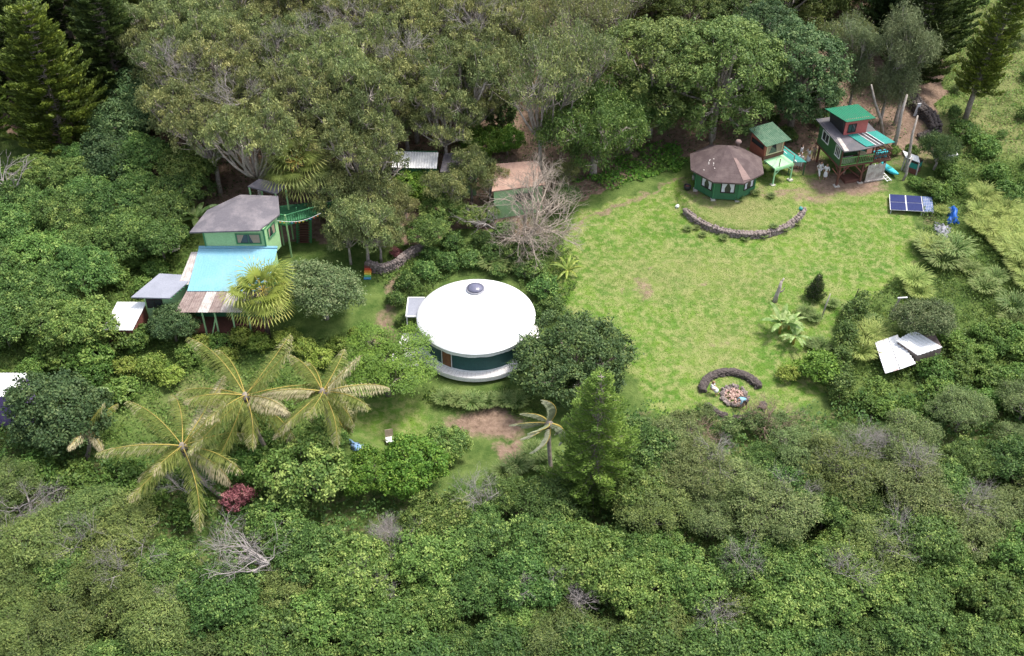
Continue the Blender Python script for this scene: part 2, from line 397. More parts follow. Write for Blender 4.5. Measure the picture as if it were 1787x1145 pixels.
for nm, a in (('dirt', dirt), ('dry', dry), ('lawn', lawn)):
    q = me.attributes.new(nm, 'FLOAT', 'POINT'); q.data.foreach_set('value', a.astype(np.float32))
m, n, o = nmat('ground_soil_and_turf'); v = gen(n)
grass = mixc(n, ramp(n, noise(n, .35, 5, .6, v), [(.38, (0, 0, 0)), (.62, (1, 1, 1))]), (.085, .17, .024), (.14, .225, .035))
grass = mixc(n, ramp(n, noise(n, .6, 5, .65, v), [(.4, (0, 0, 0)), (.75, (.5,)*3)]), grass, (.08, .175, .04))
grass = mixc(n, ramp(n, noise(n, 1.6, 5, .65, v), [(.42, (0, 0, 0)), (.62, (.85,)*3)]), grass, (.27, .28, .11))
rough_ = mixc(n, ramp(n, noise(n, .9, 5, .65, v), [(.35, (0, 0, 0)), (.65, (1, 1, 1))]), (.055, .10, .022), (.13, .18, .05))
c = mixc(n, attr(n, 'lawn'), rough_, grass)
c = mixc(n, attr(n, 'dry'), c, mixc(n, noise(n, 3, 4, .6, v), (.16, .18, .06), (.30, .27, .13)))
soil = mixc(n, ramp(n, noise(n, 2.5, 6, .7, v), [(.3, (0, 0, 0)), (.7, (1, 1, 1))]), (.14, .088, .068), (.33, .225, .175))
ad = n.nodes.new('ShaderNodeMath'); ad.operation = 'MULTIPLY_ADD'; n.links.new(noise(n, 1.8, 6, .7, v), ad.inputs[0]); ad.inputs[1].default_value = 1.2; 
sb = n.nodes.new('ShaderNodeMath'); sb.operation = 'SUBTRACT'; n.links.new(attr(n, 'dirt'), sb.inputs[0]); sb.inputs[1].default_value = .6; n.links.new(sb.outputs[0], ad.inputs[2])
c = mixc(n, ramp(n, ad.outputs[0], [(.32, (0, 0, 0)), (.72, (.92,)*3)]), c, soil)
c = mixc(n, .35, c, ramp(n, noise(n, 7, 4, .7, v), [(.3, (.45,)*3), (.7, (1.0,)*3)]), 'MULTIPLY')
bsdf(n, o, c, .95, .1, noise(n, 5, 5, .7, v), .15)
me.materials.append(m)
go = link('ground', me); go['kind'] = 'structure'

# ------------------------------------------------------------------ grass and ground cover (uncountable)
def scatter(rng, x0, x1, y0, y1, dens):
    n = int((x1-x0)*(y1-y0)*dens); return rng.uniform(x0, x1, n), rng.uniform(y0, y1, n)
rng = np.random.default_rng(5)
YP = G
x, y = scatter(rng, -8, 45, -14, 30, 120)
px, py, di, dr, la, wo, lw, ri = zones(x, y)
k = (la > rng.random(len(x))*.9+.05) & (di*1.1 < rng.random(len(x))); x, y = x[k], y[k]; n_ = len(x)
t = np.stack([rng.normal(0, .45, n_), rng.normal(0, .45, n_), np.ones(n_)], 1)
pat = fbm(x, y, .45, 1.)*.3+fbm(x, y, 1.3, 4.)*.14+fbm(x, y, 4.1, 2.)*.03
tag(leaves('lawn_grass', np.stack([x, y, G(x, y)-.01], 1), t, rnd_dirs(rng, n_, -.2), rng.uniform(.04, .12, n_), .045, .45+pat*1.5+rng.normal(0, .08, n_), M['lawn'], tri=True), 'short bright green grass of the lawn around the fire pit and terrace', 'grass', kind='stuff')
# rough weeds on banks, forest floors and the right-hand slope
def weeds(name, rng, box, dens, cond, hmax, L, W, mat, label, cat='ground cover', up=.7):
    x, y = scatter(rng, *box, dens); z_ = zones(x, y); k = cond(*z_)
    k &= rng.random(len(x)) < .25+.75*sm(-.5, .3, fbm(x, y, 1.1, 3.)+fbm(x, y, 3.1, 1.)*.6)
    x, y = x[k], y[k]; N = len(x)
    mound = hmax*(.35+.65*sm(-.6, .7, fbm(x, y, 1.3, 7.)+.6*fbm(x, y, 3.7, 2.)))
    z = G(x, y)+mound*rng.random(N)**.45
    nr = unit(np.stack([rng.normal(0, .6, N), rng.normal(0, .6, N), np.full(N, up)], 1))
    t = np.cross(nr, rnd_dirs(rng, N))
    o = leaves(name, np.stack([x, y, z], 1), t, nr, L*rng.uniform(.6, 1.4, N), W*rng.uniform(.6, 1.4, N), .45+fbm(x, y, .7, 9.)*.2+rng.normal(0, .22, N), mat)
    return tag(o, label, cat, kind='stuff')
def region(poly):
    return lambda px, py, di, dr, la, wo, lw, ri: inpoly(px, py, poly) & (la < .5)
weeds('creeping_vines', rng, (18, 56, -16, 30), 85, lambda px, py, di, dr, la, wo, lw, ri: inpoly(px, py, [(1455, 560), (1520, 540), (1600, 440), (1610, 380), (1640, 300), (1660, 240), (1900, 330), (2000, 760), (1460, 760)]) & (la < .5), .75, .2, .12, M['weed'], 'tangled green vines and weeds covering the slope right of the lawn')
weeds('bank_plants', rng, (-16, 10, -16, 20), 110, lambda px, py, di, dr, la, wo, lw, ri: (inpoly(px, py, [(640, 480), (690, 445), (800, 425), (900, 390), (990, 390), (1000, 500), (960, 570), (935, 520), (880, 470), (800, 475), (735, 520), (700, 540), (680, 500)]) | inpoly(px, py, [(735, 672), (800, 690), (880, 680), (960, 700), (940, 740), (850, 715), (740, 700)])) & (di < .6), .5, .22, .10, M['weed'], 'low dark green plants on the bank around the round tent', 'plants')
weeds('vine_bed', rng, (2, 20, 14, 32), 110, lambda px, py, di, dr, la, wo, lw, ri: inpoly(px, py, [(1010, 320), (1090, 275), (1140, 250), (1190, 262), (1200, 285), (1140, 310), (1060, 330)]), .4, .24, .2, M['bright'], 'bright green leafy vine bed between the big tree and the lawn path')
weeds('garden_undergrowth', rng, (-44, -4, -20, 14), 80, lambda px, py, di, dr, la, wo, lw, ri: inpoly(px, py, [(-60, 600), (170, 520), (250, 430), (350, 420), (330, 520), (420, 600), (600, 590), (700, 620), (600, 720), (500, 900), (100, 830), (-60, 760)]) & (la < .5), .5, .2, .12, M['weed'], 'low leafy undergrowth of the garden around the palms and sheds')
weeds('thicket_floor', rng, (-46, 50, -44, -8), 60, lambda px, py, di, dr, la, wo, lw, ri: (lw > .5), 1.7, .24, .14, M['broad'], 'dark undergrowth beneath the scrub thicket in the foreground')
weeds('hillside_grass', rng, (30, 90, 14, 85), 45, lambda px, py, di, dr, la, wo, lw, ri: inpoly(px, py, [(1640, 200), (1650, 60), (1690, -60), (2100, -100), (2000, 420), (1700, 320)]), .55, .3, .09, M['weed'], 'rough green grass covering the open hillside at the top right', 'grass')
weeds('dry_hillside_grass', rng, (30, 80, 14, 60), 26, lambda px, py, di, dr, la, wo, lw, ri: inpoly(px, py, [(1640, 150), (1650, 60), (1690, -60), (2100, -100), (2000, 380), (1700, 280)]) & (dr > .3), .4, .3, .06, M['drygrass'], 'pale dry grass streaks on the hillside beside the lone pine', 'grass')
weeds('fern_floor', rng, (-50, 40, 16, 70), 14, lambda px, py, di, dr, la, wo, lw, ri: (wo > .5), .5, .24, .12, M['dark'], 'scattered dark ferns and litter plants under the tall trees')

# ================================================================== BUILDINGS
def par(o, root):
    o.parent = root; o.matrix_parent_inverse = root.matrix_basis.inverted(); return o
def root_at(name, loc, label, cat, rz=0, group=None):
    return empty(name, loc, rz, label, cat, group)
PM = dict(
    white=paint('sun_bleached_white', (.82, .82, .82), (.70, .70, .70), .4, 2, .5),
    tentw=paint('white_roof_fabric', (.86, .87, .88), (.80, .81, .83), .3, 1, .6),
    tentg=paint('dark_green_wall_fabric', (.035, .105, .10), (.03, .085, .085), .5, 2, .7),
    wood=paint('brown_door_wood', (.25, .11, .05), (.15, .07, .04)),
    deckw=paint('pale_deck_boards', (.88, .85, .84), (.76, .72, .71), .6, 2.5, .8),
    purple=paint('skylight_purple', (.13, .13, .19), (.08, .08, .13), .5, 3, .15, spec=.8),
    lgreen=paint('light_green_paint', (.37, .60, .30), (.31, .52, .26), .6, 1.2),
    mgreen=paint('mid_green_paint', (.06, .22, .10), (.05, .16, .08), .6, 1.5),
    cabin=paint('cabin_green_paint', (.045, .155, .075), (.035, .12, .06), .6, 1.5),
    dgreen=paint('dark_green_paint', (.045, .12, .045), (.03, .08, .03), .6, 1.5),
    rail=paint('rail_green_paint', (.20, .38, .14), (.14, .28, .10)),
    blue=paint('blue_tin_roof', (.17, .38, .50), (.22, .41, .50), .7, .7, .6),
    blued=paint('faded_blue_edge', (.13, .32, .42), (.2, .35, .42), .7, 3),
    rust=paint('weathered_brown_tin', (.27, .21, .19), (.17, .12, .11), .8, 2.5, .8),
    pale=paint('weathered_pale_tin', (.50, .46, .43), (.30, .25, .23), .8, 2, .8),
    grey=paint('grey_tin_roof', (.27, .28, .33), (.21, .22, .26), .6, .8, .5),
    felt=paint('grey_roofing_felt', (.125, .115, .13), (.23, .205, .215), .8, .6, .9, lo=.45, hi=.65),
    feltd=paint('dark_roofing_felt', (.10, .10, .11), (.16, .14, .14), .7, 1.2, .9),
    shingle=paint('brown_shingles', (.088, .062, .062), (.14, .105, .10), .8, 1.1, .9, fine=14),
    pink=paint('pinkish_felt_patch', (.24, .165, .15), (.17, .12, .115), .8, 1.5, .9),
    redbrown=paint('red_brown_boards', (.20, .075, .06), (.13, .05, .04)),
    brick=paint('brick_red_boards', (.36, .12, .08), (.27, .09, .06)),
    coral=paint('coral_red_wall', (.50, .13, .12), (.42, .11, .10), .6, 2),
    black=paint('black_stained_boards', (.025, .025, .028), (.05, .04, .04)),
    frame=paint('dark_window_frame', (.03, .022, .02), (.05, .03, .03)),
    wframe=paint('white_window_frame', (.75, .75, .75), (.6, .6, .6)),
    greenroof=paint('green_tin_roof', (.016, .17, .09), (.03, .15, .09), .7, 2, .55),
    sage=paint('sage_tin_roof', (.06, .13, .08), (.12, .19, .125), .7, 2, .7),
    teal=paint('teal_sheet', (.03, .26, .22), (.03, .20, .17), .5, 2, .6),
    turq=paint('turquoise_plastic', (.06, .48, .55), (.05, .40, .48), .4, 3, .35),
    mint=paint('mint_green_paint', (.36, .66, .36), (.28, .55, .30), .5, 2),
    brownwood=paint('red_brown_timber', (.14, .06, .045), (.09, .045, .035)),
    curtain=paint('white_curtain', (.66, .66, .76), (.55, .55, .66), .5, 6),
    purp=paint('purple_wall', (.20, .14, .33), (.16, .11, .27)),
    solar=paint('solar_cells', (.018, .025, .10), (.022, .035, .13), .5, 5, .35, spec=.25),
    solarl=paint('solar_cells_light', (.07, .12, .27), (.09, .14, .30), .5, 5, .35, spec=.25),
    alu=paint('aluminium_frame', (.66, .66, .68), (.55, .55, .57), .5, 4, .4),
    bluetarp=paint('blue_tarp', (.02, .10, .42), (.02, .14, .50), .5, 3, .4),
    greytarp=paint('grey_tarp', (.27, .27, .31), (.17, .17, .2), .8, 4, .5),
    concrete=paint('concrete_block', (.50, .47, .42), (.36, .33, .29), .6, 3, .9),
    stone=paint('lava_stone', (.17, .135, .125), (.30, .25, .23), .9, 5, .95),
    stoned=paint('dark_lava_stone', (.062, .050, .048), (.12, .10, .09), .9, 5, .95),
    ash=paint('pink_ash', (.52, .36, .30), (.34, .22, .19), .8, 4, .95),
    skin=paint('skin', (.42, .24, .16), (.36, .20, .13), .3, 5, .6),
    hair=paint('dark_hair', (.05, .03, .02), (.03, .02, .015)),
    hairl=paint('light_brown_hair', (.25, .14, .08), (.18, .1, .06)),
    cloth=paint('white_cloth', (.74, .73, .74), (.62, .61, .63), .5, 8, .8),
    tan=paint('tan_cloth', (.34, .27, .2), (.27, .2, .15)),
    sky=paint('light_blue_cloth', (.20, .40, .52), (.16, .33, .45)),
    navy=paint('navy_cloth', (.02, .025, .05), (.03, .03, .06)),
    yellowp=paint('cream_foam', (.70, .62, .40), (.6, .5, .3)),
    rb=[paint('stripe_%s' % k, c_, tuple(q*.8 for q in c_)) for k, c_ in (('red', (.55, .09, .05)), ('orange', (.65, .27, .05)), ('yellow', (.62, .5, .08)), ('green', (.12, .40, .14)), ('blue', (.07, .25, .45)))])
def gm(name, c, rough, alpha=1.):
    m, n, o = nmat(name); bsdf(n, o, c, rough, .6); return m
PM['glass'] = gm('dark_window_glass', (.03, .035, .04), .08)

def window(root, c, u, w_, h_, fm, mull=1, curtain=None, fw=.07, lean=0.):
    """framed window: c centre, u horizontal direction along the wall (outward normal is u x z)"""
    c = Vector(c); u = Vector(u).normalized(); z = Vector((0, 0, 1)); o_ = u.cross(z)
    def q(a, b, d): return c+u*a+z*b+o_*d
    m = MB(); hw, hh = w_/2, h_/2
    def bx(mb, a0, a1, b0, b1, d0, d1): mb.hexa([q(a0, b0, d0), q(a1, b0, d0), q(a1, b0, d1), q(a0, b0, d1)][::-1], [q(a0, b1, d0), q(a1, b1, d0), q(a1, b1, d1), q(a0, b1, d1)][::-1])
    bx(m, -hw-fw, hw+fw, hh, hh+fw, 0, .05); bx(m, -hw-fw, hw+fw, -hh-fw, -hh, 0, .06)
    bx(m, -hw-fw, -hw, -hh, hh, 0, .05); bx(m, hw, hw+fw, -hh, hh, 0, .05)
    for i in range(mull):
        a = -hw+w_*(i+1)/(mull+1); bx(m, a-.02, a+.02, -hh, hh, .015, .042)
    wn = par(m.build('window', fm), root)
    g = MB(); bx(g, -hw, hw, -hh, hh, .004, .012); gl = g.build('pane', PM['glass']); par2(gl, wn)
    if curtain:
        cm = MB()
        for sgn in (-1, 1):
            pts = [q(sgn*hw*.98, hh*.97, .014), q(sgn*hw*.12, hh*.97, .014), q(sgn*hw*.5, -hh*.1, .014), q(sgn*hw*.45, -hh*.95, .014), q(sgn*hw*.98, -hh*.95, .014)] if curtain is not PM['tan'] else [q(sgn*hw*.97, hh*.97, .014), q(sgn*hw*(.35 if sgn < 0 else .1), hh*.97, .014), q(sgn*hw*(.75 if sgn < 0 else .35), -hh*.95, .014), q(sgn*hw*.97, -hh*.95, .014)]
            b_ = [p+o_*.012 for p in pts]
            cm.hexa(pts, b_)
        par2(cm.build('curtain', curtain), wn)
    return wn
def par2(o, p):
    bpy.context.view_layer.update(); mw = p.matrix_world.copy(); o.parent = p; o.matrix_parent_inverse = mw.inverted(); return o
def walls(name, ring, z0, z1, t, mat, root):
    """closed wall solid on a plan polygon"""
    m = MB(); m.hexa([(x, y, z0) for x, y in ring], [(x, y, z1) for x, y in ring]); return par(m.build(name, mat), root)

# ---- round tent (the white-roofed one in the middle)
c0 = at(832, 592)
yr = root_at('round_tent', c0, 'large round tent with white cone roof and dark green wall on a pale deck', 'tent')
m = MB(); m.lathe([(4.42, .42), (4.42, 2.55)], k=64); m.build('wall', PM['tentg'], yr, False)
m = MB()
prof = [(4.84, 2.50), (4.90, 2.52), (4.88, 2.60)]
for i in range(1, 9):
    t = i/8; prof.append((4.88-(4.88-.72)*t, 2.60+2.74*t-.10*math.sin(math.pi*t)))
m.lathe(prof, k=64); m.build('roof', PM['tentw'], yr, True)
m = MB()
for j in range(64):       # scalloped flap under the eave
    a0, a1 = 2*math.pi*j/64, 2*math.pi*(j+1)/64; dz = .08*abs(math.sin(j*.9))
    r1, r2 = 4.78, 4.81
    m.hexa([(r1*math.cos(a0), r1*math.sin(a0), 2.24-dz), (r2*math.cos(a0), r2*math.sin(a0), 2.24-dz), (r2*math.cos(a1), r2*math.sin(a1), 2.24-.08*abs(math.sin((j+1)*.9))), (r1*math.cos(a1), r1*math.sin(a1), 2.24-.08*abs(math.sin((j+1)*.9)))],
           [(r1*math.cos(a0), r1*math.sin(a0), 2.43), (r2*math.cos(a0), r2*math.sin(a0), 2.43), (r2*math.cos(a1), r2*math.sin(a1), 2.43), (r1*math.cos(a1), r1*math.sin(a1), 2.43)])
m.build('eave_flap', PM['tentw'], yr)
m = MB(); m.lathe([(.76, 5.28), (.78, 5.38), (.70, 5.43)], k=28); ring = m.build('skylight_rim', PM['greytarp'], yr)
m = MB(); m.lathe([(.69, 5.4), (.62, 5.52), (.46, 5.63), (.25, 5.7), (.05, 5.72)], k=28); m.build('skylight', PM['purple'], yr, True)
m = MB(); m.lathe([(5.25, -.02), (5.25, .30), (5.23, .38)], k=64)
m.build('deck', PM['deckw'], yr)
m = MB()
for j in range(96):
    a = 2*math.pi*j/96; d = Vector((math.cos(a), math.sin(a), 0)); m.bar(d*4.5+Vector((0, 0, .388)), d*5.2+Vector((0, 0, .388)), .008, .006)
m.build('deck_seams', PM['rust'], yr)
m = MB(); m.lathe([(4.50, .385), (4.58, .385), (4.58, .44), (4.5, .44)], k=64); m.build('base_trim', PM['tentw'], yr)
def cyl(a, r, z): return Vector((r*math.sin(R(a)), -r*math.cos(R(a)), z))
m = MB(); m.hexa([cyl(-36, 4.4, .45), cyl(-36, 4.48, .45), cyl(-26, 4.48, .45), cyl(-26, 4.4, .45)], [cyl(-36, 4.4, 2.3), cyl(-36, 4.48, 2.3), cyl(-26, 4.48, 2.3), cyl(-26, 4.4, 2.3)]); dr_ = m.build('door', PM['wood'], yr)
m = MB()
for a in (-25, -37): m.bar(cyl(a, 4.49, .45), cyl(a, 4.49, 2.25), .12, .06)
m.each('door_frame', PM['wframe'], yr)
m = MB()
m.box(-5.75, -4.35, .3, 2.7, 2.2, 2.26); po = m.build('porch_roof', PM['grey'], yr)
m = MB()
for a, b in (((-5.8, .25), (-5.8, 2.75)), ((-5.8, 2.75), (-4.4, 2.75)), ((-5.8, .25), (-4.4, .25))): m.bar((*a, 2.24), (*b, 2.24), .09, .12)
for p in ((-5.75, .3), (-5.75, 2.7)): m.bar((*p, 0), (*p, 2.2), .09)
m.build('porch_frame', PM['wframe'], yr)
m = MB(); m.slab([(-6.9, -2.2, .1), (-5.0, -2.4, .4), (-4.9, .3, .4), (-6.2, .3, .38)], .12); m.build('side_deck', PM['deckw'], yr)
m = MB(); m.slab([(-6.8, -3.8, .0), (-4.6, -3.6, .3), (-4.4, -2.3, .4), (-6.9, -2.25, .08)], .1); m.build('ramp', PM['deckw'], yr)

# ---- main green house on the left
g1 = Vector((-23.3, 2, float(G(-23.3, 2))))
hs_ = root_at('green_house', g1, 'light green two storey house with blue tin lean-to roof and grey upper roof', 'house')
up = [(-25.5, 4.92), (-20.5, 4.92), (-19.75, 7.0), (-20.4, 9.3), (-23.2, 9.5), (-25.2, 7.6)]
walls('upper_wall', up, 3.4, 6.62, .1, PM['lgreen'], hs_)
m = MB(); ro = [(-26.5, 4.55, 6.55), (-20.75, 4.6, 6.72), (-19.45, 6.95, 6.72), (-20.0, 9.6, 6.8), (-23.3, 9.8, 6.8), (-25.7, 7.7, 6.62)]
ap = [(-24.2, 6.4, 7.05), (-21.6, 6.8, 7.1), (-21.9, 8.5, 7.12)]
mid = [(-24.9, 6.0, 6.98), (-21.5, 6.3, 7.08), (-20.9, 7.0, 7.05), (-21.2, 8.6, 7.1), (-22.9, 8.7, 7.12), (-24.4, 7.1, 7.05)]
for i in range(6):
    j = (i+1) % 6; m.poly([ro[i], ro[j], mid[j], mid[i]])
m.poly(mid)
for i in range(6):
    j = (i+1) % 6; a, b = Vector(ro[i]), Vector(ro[j]); z_ = Vector((0, 0, .12)); m.poly([b, a, a-z_, b-z_])
m.poly([Vector(p)-Vector((0, 0, .12)) for p in ro][::-1])
par(m.build('upper_roof', PM['felt']), hs_)
m = MB()
for a, b in zip(up, up[1:3]): m.bar((*a, 6.5), (*b, 6.5), .06, .1)
m.bar((-20.5, 4.9, 4.75), (-20.5, 4.9, 6.6), .12); m.bar((-25.5, 4.9, 4.75), (-25.5, 4.9, 6.6), .1)
m.each('corner_trim', PM['mgreen'], hs_, world=True)
window(hs_, (-21.85, 4.915, 5.65), (1, 0, 0), 1.9, .85, PM['mgreen'], 1, PM['tan'], .1)
ux = Vector((.75, 2.08, 0)).normalized()
window(hs_, Vector((-20.12, 5.96, 5.75))+Vector((ux.y, -ux.x, 0))*.01, ux, 1.0, .9, PM['mgreen'], 1, PM['tan'], .09)
m = MB(); m.corr((-26.45, .85, 3.32), (-19.9, .85, 3.32), (-19.55, 4.88, 4.82), (-26.1, 4.88, 4.82), .22, .0025, .04); par(m.build('blue_roof', PM['blue']), hs_)
m = MB(); m.slab([(-26.1, 4.72, 4.84), (-19.55, 4.72, 4.84), (-19.55, 4.9, 4.93), (-26.1, 4.9, 4.93)], .04); par(m.build('roof_flashing', PM['blued']), hs_)
m = MB()
xs_ = np.linspace(-27.1, -19.9, 9); xt = np.linspace(-26.5, -19.85, 9)
for i in range(8):
    m.corr((xs_[i], -1.15, 2.72), (xs_[i+1]-.02, -1.17, 2.72), (xt[i+1]-.02, .98, 3.29), (xt[i], .98, 3.29), .2, .014, .03, m=(0, 0, 1, 0, 1, 1, 0, 1)[i])
par(m.build('veranda_roof', [PM['rust'], PM['pale']]), hs_)
m = MB(); zb = float(G(-23, 0)); m.box(-26.3, -19.95, 1.05, 4.9, zb-.3, 3.25); par(m.build('lower_wall', PM['mgreen']), hs_)
m = MB(); m.hexa([(-26.35, 1.1, 3.2), (-26.25, 1.1, 3.2), (-25.95, 4.9, 3.2), (-26.05, 4.9, 3.2)], [(-26.35, 1.1, 3.34), (-26.25, 1.1, 3.34), (-25.95, 4.9, 4.75), (-26.05, 4.9, 4.75)])
m.hexa([(-20.05, 1.1, 3.2), (-19.95, 1.1, 3.2), (-19.7, 4.9, 3.2), (-19.8, 4.9, 3.2)], [(-20.05, 1.1, 3.34), (-19.95, 1.1, 3.34), (-19.7, 4.9, 4.75), (-19.8, 4.9, 4.75)])
m.each('gable_wall', PM['lgreen'], hs_, world=True)
m = MB(); m.box(-26.8, -20.0, -.95, 1.05, zb+.35, zb+.5); par(m.build('veranda_floor', PM['brownwood']), hs_)
m = MB()
for x_ in (-26.7, -25.0, -24.0, -22.6, -21.3, -20.1): m.bar((x_, -.95, zb+.1), (x_, -.95, 2.7), .12)
m.bar((-24.6, -1.3, zb), (-24.05, -.95, zb+1.9), .08)
m.each('veranda_post', PM['lgreen'], hs_, world=True)
m = MB()
for z_ in (1.35, .6): m.bar((-26.7, -.95, zb+z_), (-25.0, -.95, zb+z_), .07); m.bar((-22.6, -.95, zb+z_), (-20.1, -.95, zb+z_), .07)
for x_ in np.arange(-22.5, -20.1, .16): m.bar((x_, -.95, zb+.6), (x_, -.95, zb+1.35), .04)
m.box(-26.6, -25.05, -.99, -.95, zb+.6, zb+1.3)
par(m.build('veranda_rail', PM['redbrown']), hs_)
m = MB()
for i in range(5): m.box(-24.0, -22.7, -1.3-.3*i, -1.0-.3*i, zb-.1, zb+.42-.12*i)
par(m.build('front_steps', PM['brownwood']), hs_)
window(hs_, (-25.4, 1.04, 1.9), (1, 0, 0), 1.0, .8, PM['frame'], 1); window(hs_, (-21.4, 1.04, 1.9), (1, 0, 0), 1.0, .8, PM['frame'], 1)
# side room, low grey roof
m = MB(); m.slab([(-30.85, .15, 3.25), (-27.7, .0, 3.25), (-26.1, 2.55, 3.62), (-29.15, 2.85, 3.6)], .1); par(m.build('side_roof', PM['grey']), hs_)
walls('side_wall', [(-30.0, .5), (-28.0, .45), (-26.6, 2.3), (-28.9, 2.5)], -.3, 3.16, .1, PM['lgreen'], hs_)
m = MB()
for t in np.linspace(0, 1, 9):
    a = Vector((-27.68, .03, 3.1)).lerp(Vector((-26.15, 2.5, 3.45)), t); m.box(a.x, a.x+.14, a.y, a.y+.06, a.z-.02, a.z+.08)
par(m.build('rafter_tips', PM['mgreen']), hs_)
window(hs_, (-29.2, .47, 2.35), (1, -.025, 0), 1.2, .8, PM['frame'], 1)
m = MB(); m.corr((-27.35, 1.6, 3.40), (-26.5, 1.6, 3.40), (-26.15, 4.6, 4.55), (-26.75, 4.6, 4.5), .25, .015, .03); par(m.build('side_strip_roof', PM['pale']), hs_)

# ---- stair pavilion behind the green house
def W3(px, py, z): return P(px, py, z)
g2 = at(520, 420)
pv = root_at('stair_pavilion', g2, 'green open porch with grey roof, slatted railing and stairs behind the green house', 'pavilion')
zr = 6.6; rc = [W3(432, 325, zr), W3(482, 338, zr-.1), W3(500, 322, zr+.2), W3(452, 312, zr+.25)]
m = MB(); m.slab(rc, .12); par(m.build('roof', PM['felt']), pv)
zd = 4.2
dk = [W3(462, 385, zd), W3(500, 392, zd), W3(590, 366, zd), W3(575, 350, zd), W3(480, 360, zd)]
m = MB(); m.slab(dk, .15); par(m.build('deck', PM['mgreen']), pv)
m = MB()
for p in (rc[0], rc[1], rc[2], rc[3]):
    q = Vector(p)*1.0; q = q.lerp((rc[0]+rc[2])/2, .08); m.bar((q.x, q.y, 1.0), (q.x, q.y, zr-.1), .13)
for p in dk[:4]: m.bar((p.x, p.y, 0.6), (p.x, p.y, zd+1.0), .12)
m.each('post', PM['lgreen'], pv, world=True)
m = MB()
for a, b in zip(dk[1:3], dk[2:4]):
    for z_ in (.95, .12): m.bar(a+Vector((0, 0, z_)), b+Vector((0, 0, z_)), .08)
    k_ = int((b-a).length/.2)
    for i in range(k_): p = a.lerp(b, i/k_); m.bar(p+Vector((0, 0, .1)), p+Vector((0, 0, .95)), .05)
a, b = dk[0], dk[1]
for z_ in (.95, .12): m.bar(a+Vector((0, 0, z_)), b+Vector((0, 0, z_)), .08)
for i in range(9): p = a.lerp(b, i/8); m.bar(p+Vector((0, 0, .1)), p+Vector((0, 0, .95)), .05)
par(m.build('railing', PM['mgreen']), pv)
m = MB(); s0 = W3(530, 378, zd); s1 = at(531, 424); d_ = Vector((.55, 0, 0))
for i in range(11): p = s0.lerp(s1, (i+.5)/11); m.bar(p-d_, p+d_, .26, .04)
m.each('stair_tread', PM['brownwood'], pv, world=True)
m = MB()
for sg in (-1, 1):
    m.bar(s0+d_*sg, s1+d_*sg, .07, .28); m.bar(s0+d_*sg+Vector((0, 0, .95)), s1+d_*sg+Vector((0, 0, .9)), .07)
    for i in range(4): p = s0.lerp(s1, i/3)+d_*sg; m.bar(p, p+Vector((0, 0, .95)), .1)
m.each('stair_stringer', PM['mgreen'], pv, world=True)

# ---- white roofed shed with red brown walls
def shed(name, roof, hgt, rmat, wmat, label, drop, t=.06, inset=.18, rm='roof'):
    cx = sum(p[0] for p in roof)/len(roof); cy = sum(p[1] for p in roof)/len(roof); gz = float(G(cx, cy))
    r_ = root_at(name, (cx, cy, gz), label, 'shed')
    m = MB(); m.corr(roof[0], roof[1], roof[2], roof[3], .25, .012, t); par(m.build('roof', rmat), r_)
    ring = [(x+(cx-x)*inset/2, y+(cy-y)*inset/2) for x, y, z in roof]
    m = MB(); m.hexa([(x, y, gz-.4) for x, y in ring], [(x, y, p[2]-t-.03) for (x, y), p in zip(ring, roof)]); par(m.build('wall', wmat), r_)
    return r_
sh1 = shed('garden_shed', [(-32.75, -2.45, 1.95), (-30.35, -2.45, 1.95), (-30.0, .83, 2.2), (-32.4, .83, 2.2)], 2, PM['white'], PM['redbrown'], 'small shed with bright white roof and red brown walls left of the green house', 0)
m = MB(); m.box(-31.6, -30.9, -2.34, -2.28, float(G(-31, -2))-.1, 1.5); par(m.build('door', PM['frame']), sh1)
sh2 = shed('purple_shed', [(-41.5, -10.6, 2.4), (-36.3, -10.6, 2.4), (-36.6, -8.25, 2.6), (-41.5, -8.25, 2.6)], 2, PM['white'], PM['purp'], 'white roofed building with purple wall at the left edge', 0, inset=.03)
m = MB(); m.box(-39.5, -38.6, -10.63, -10.55, .0, 1.6); par(m.build('door', PM['wframe']), sh2)

# ---- eight sided cabin
c8 = at(1262, 324)
cb = root_at('octagonal_cabin', c8, 'eight sided dark green cabin with brown shingled roof and curtained windows', 'cabin')
def oc(k, r, z): a = R(17+45*k); return Vector((r*math.sin(a), -r*math.cos(a), z))
m = MB(); m.hexa([oc(k, 2.95, .22) for k in range(8)], [oc(k, 2.95, 2.55) for k in range(8)]); m.build('wall', PM['cabin'], cb)
m = MB()
for k in range(8):
    a, b = oc(k, 3.62, 2.42), oc(k+1, 3.62, 2.42); t_ = Vector((-.1, .1, 4.32))
    for s_ in range(8):
        f0, f1 = s_/8, (s_+1)/8; ov = Vector((0, 0, .006))
        a0, b0, a1, b1 = a.lerp(t_, f0), b.lerp(t_, f0), a.lerp(t_, f1), b.lerp(t_, f1)
        if s_ < 7: m.poly([a0+ov, b0+ov, b1, a1]); m.poly([a0, b0, b0+ov, a0+ov])
        else: m.poly([a0+ov, b0+ov, t_])
    m.poly([b, a, a-Vector((0, 0, .14)), b-Vector((0, 0, .14))])
m.poly([oc(k, 3.62, 2.28) for k in range(8)][::-1])
m.build('roof', PM['shingle'], cb)
m = MB()
a, b, t_ = oc(0, 3.62, 2.47), oc(1, 3.62, 2.47), Vector((-.1, .1, 4.37))
def rp(u, v): return a.lerp(b, u).lerp(t_, v)
m.slab([rp(.02, .06), rp(.36, .02), rp(.32, .62), rp(.05, .66)], .03); m.build('roof_patch', PM['pink'], cb)
m = MB()
rs = random.Random(3)
a2, b2 = oc(6, 3.62, 2.47), oc(7, 3.62, 2.47)
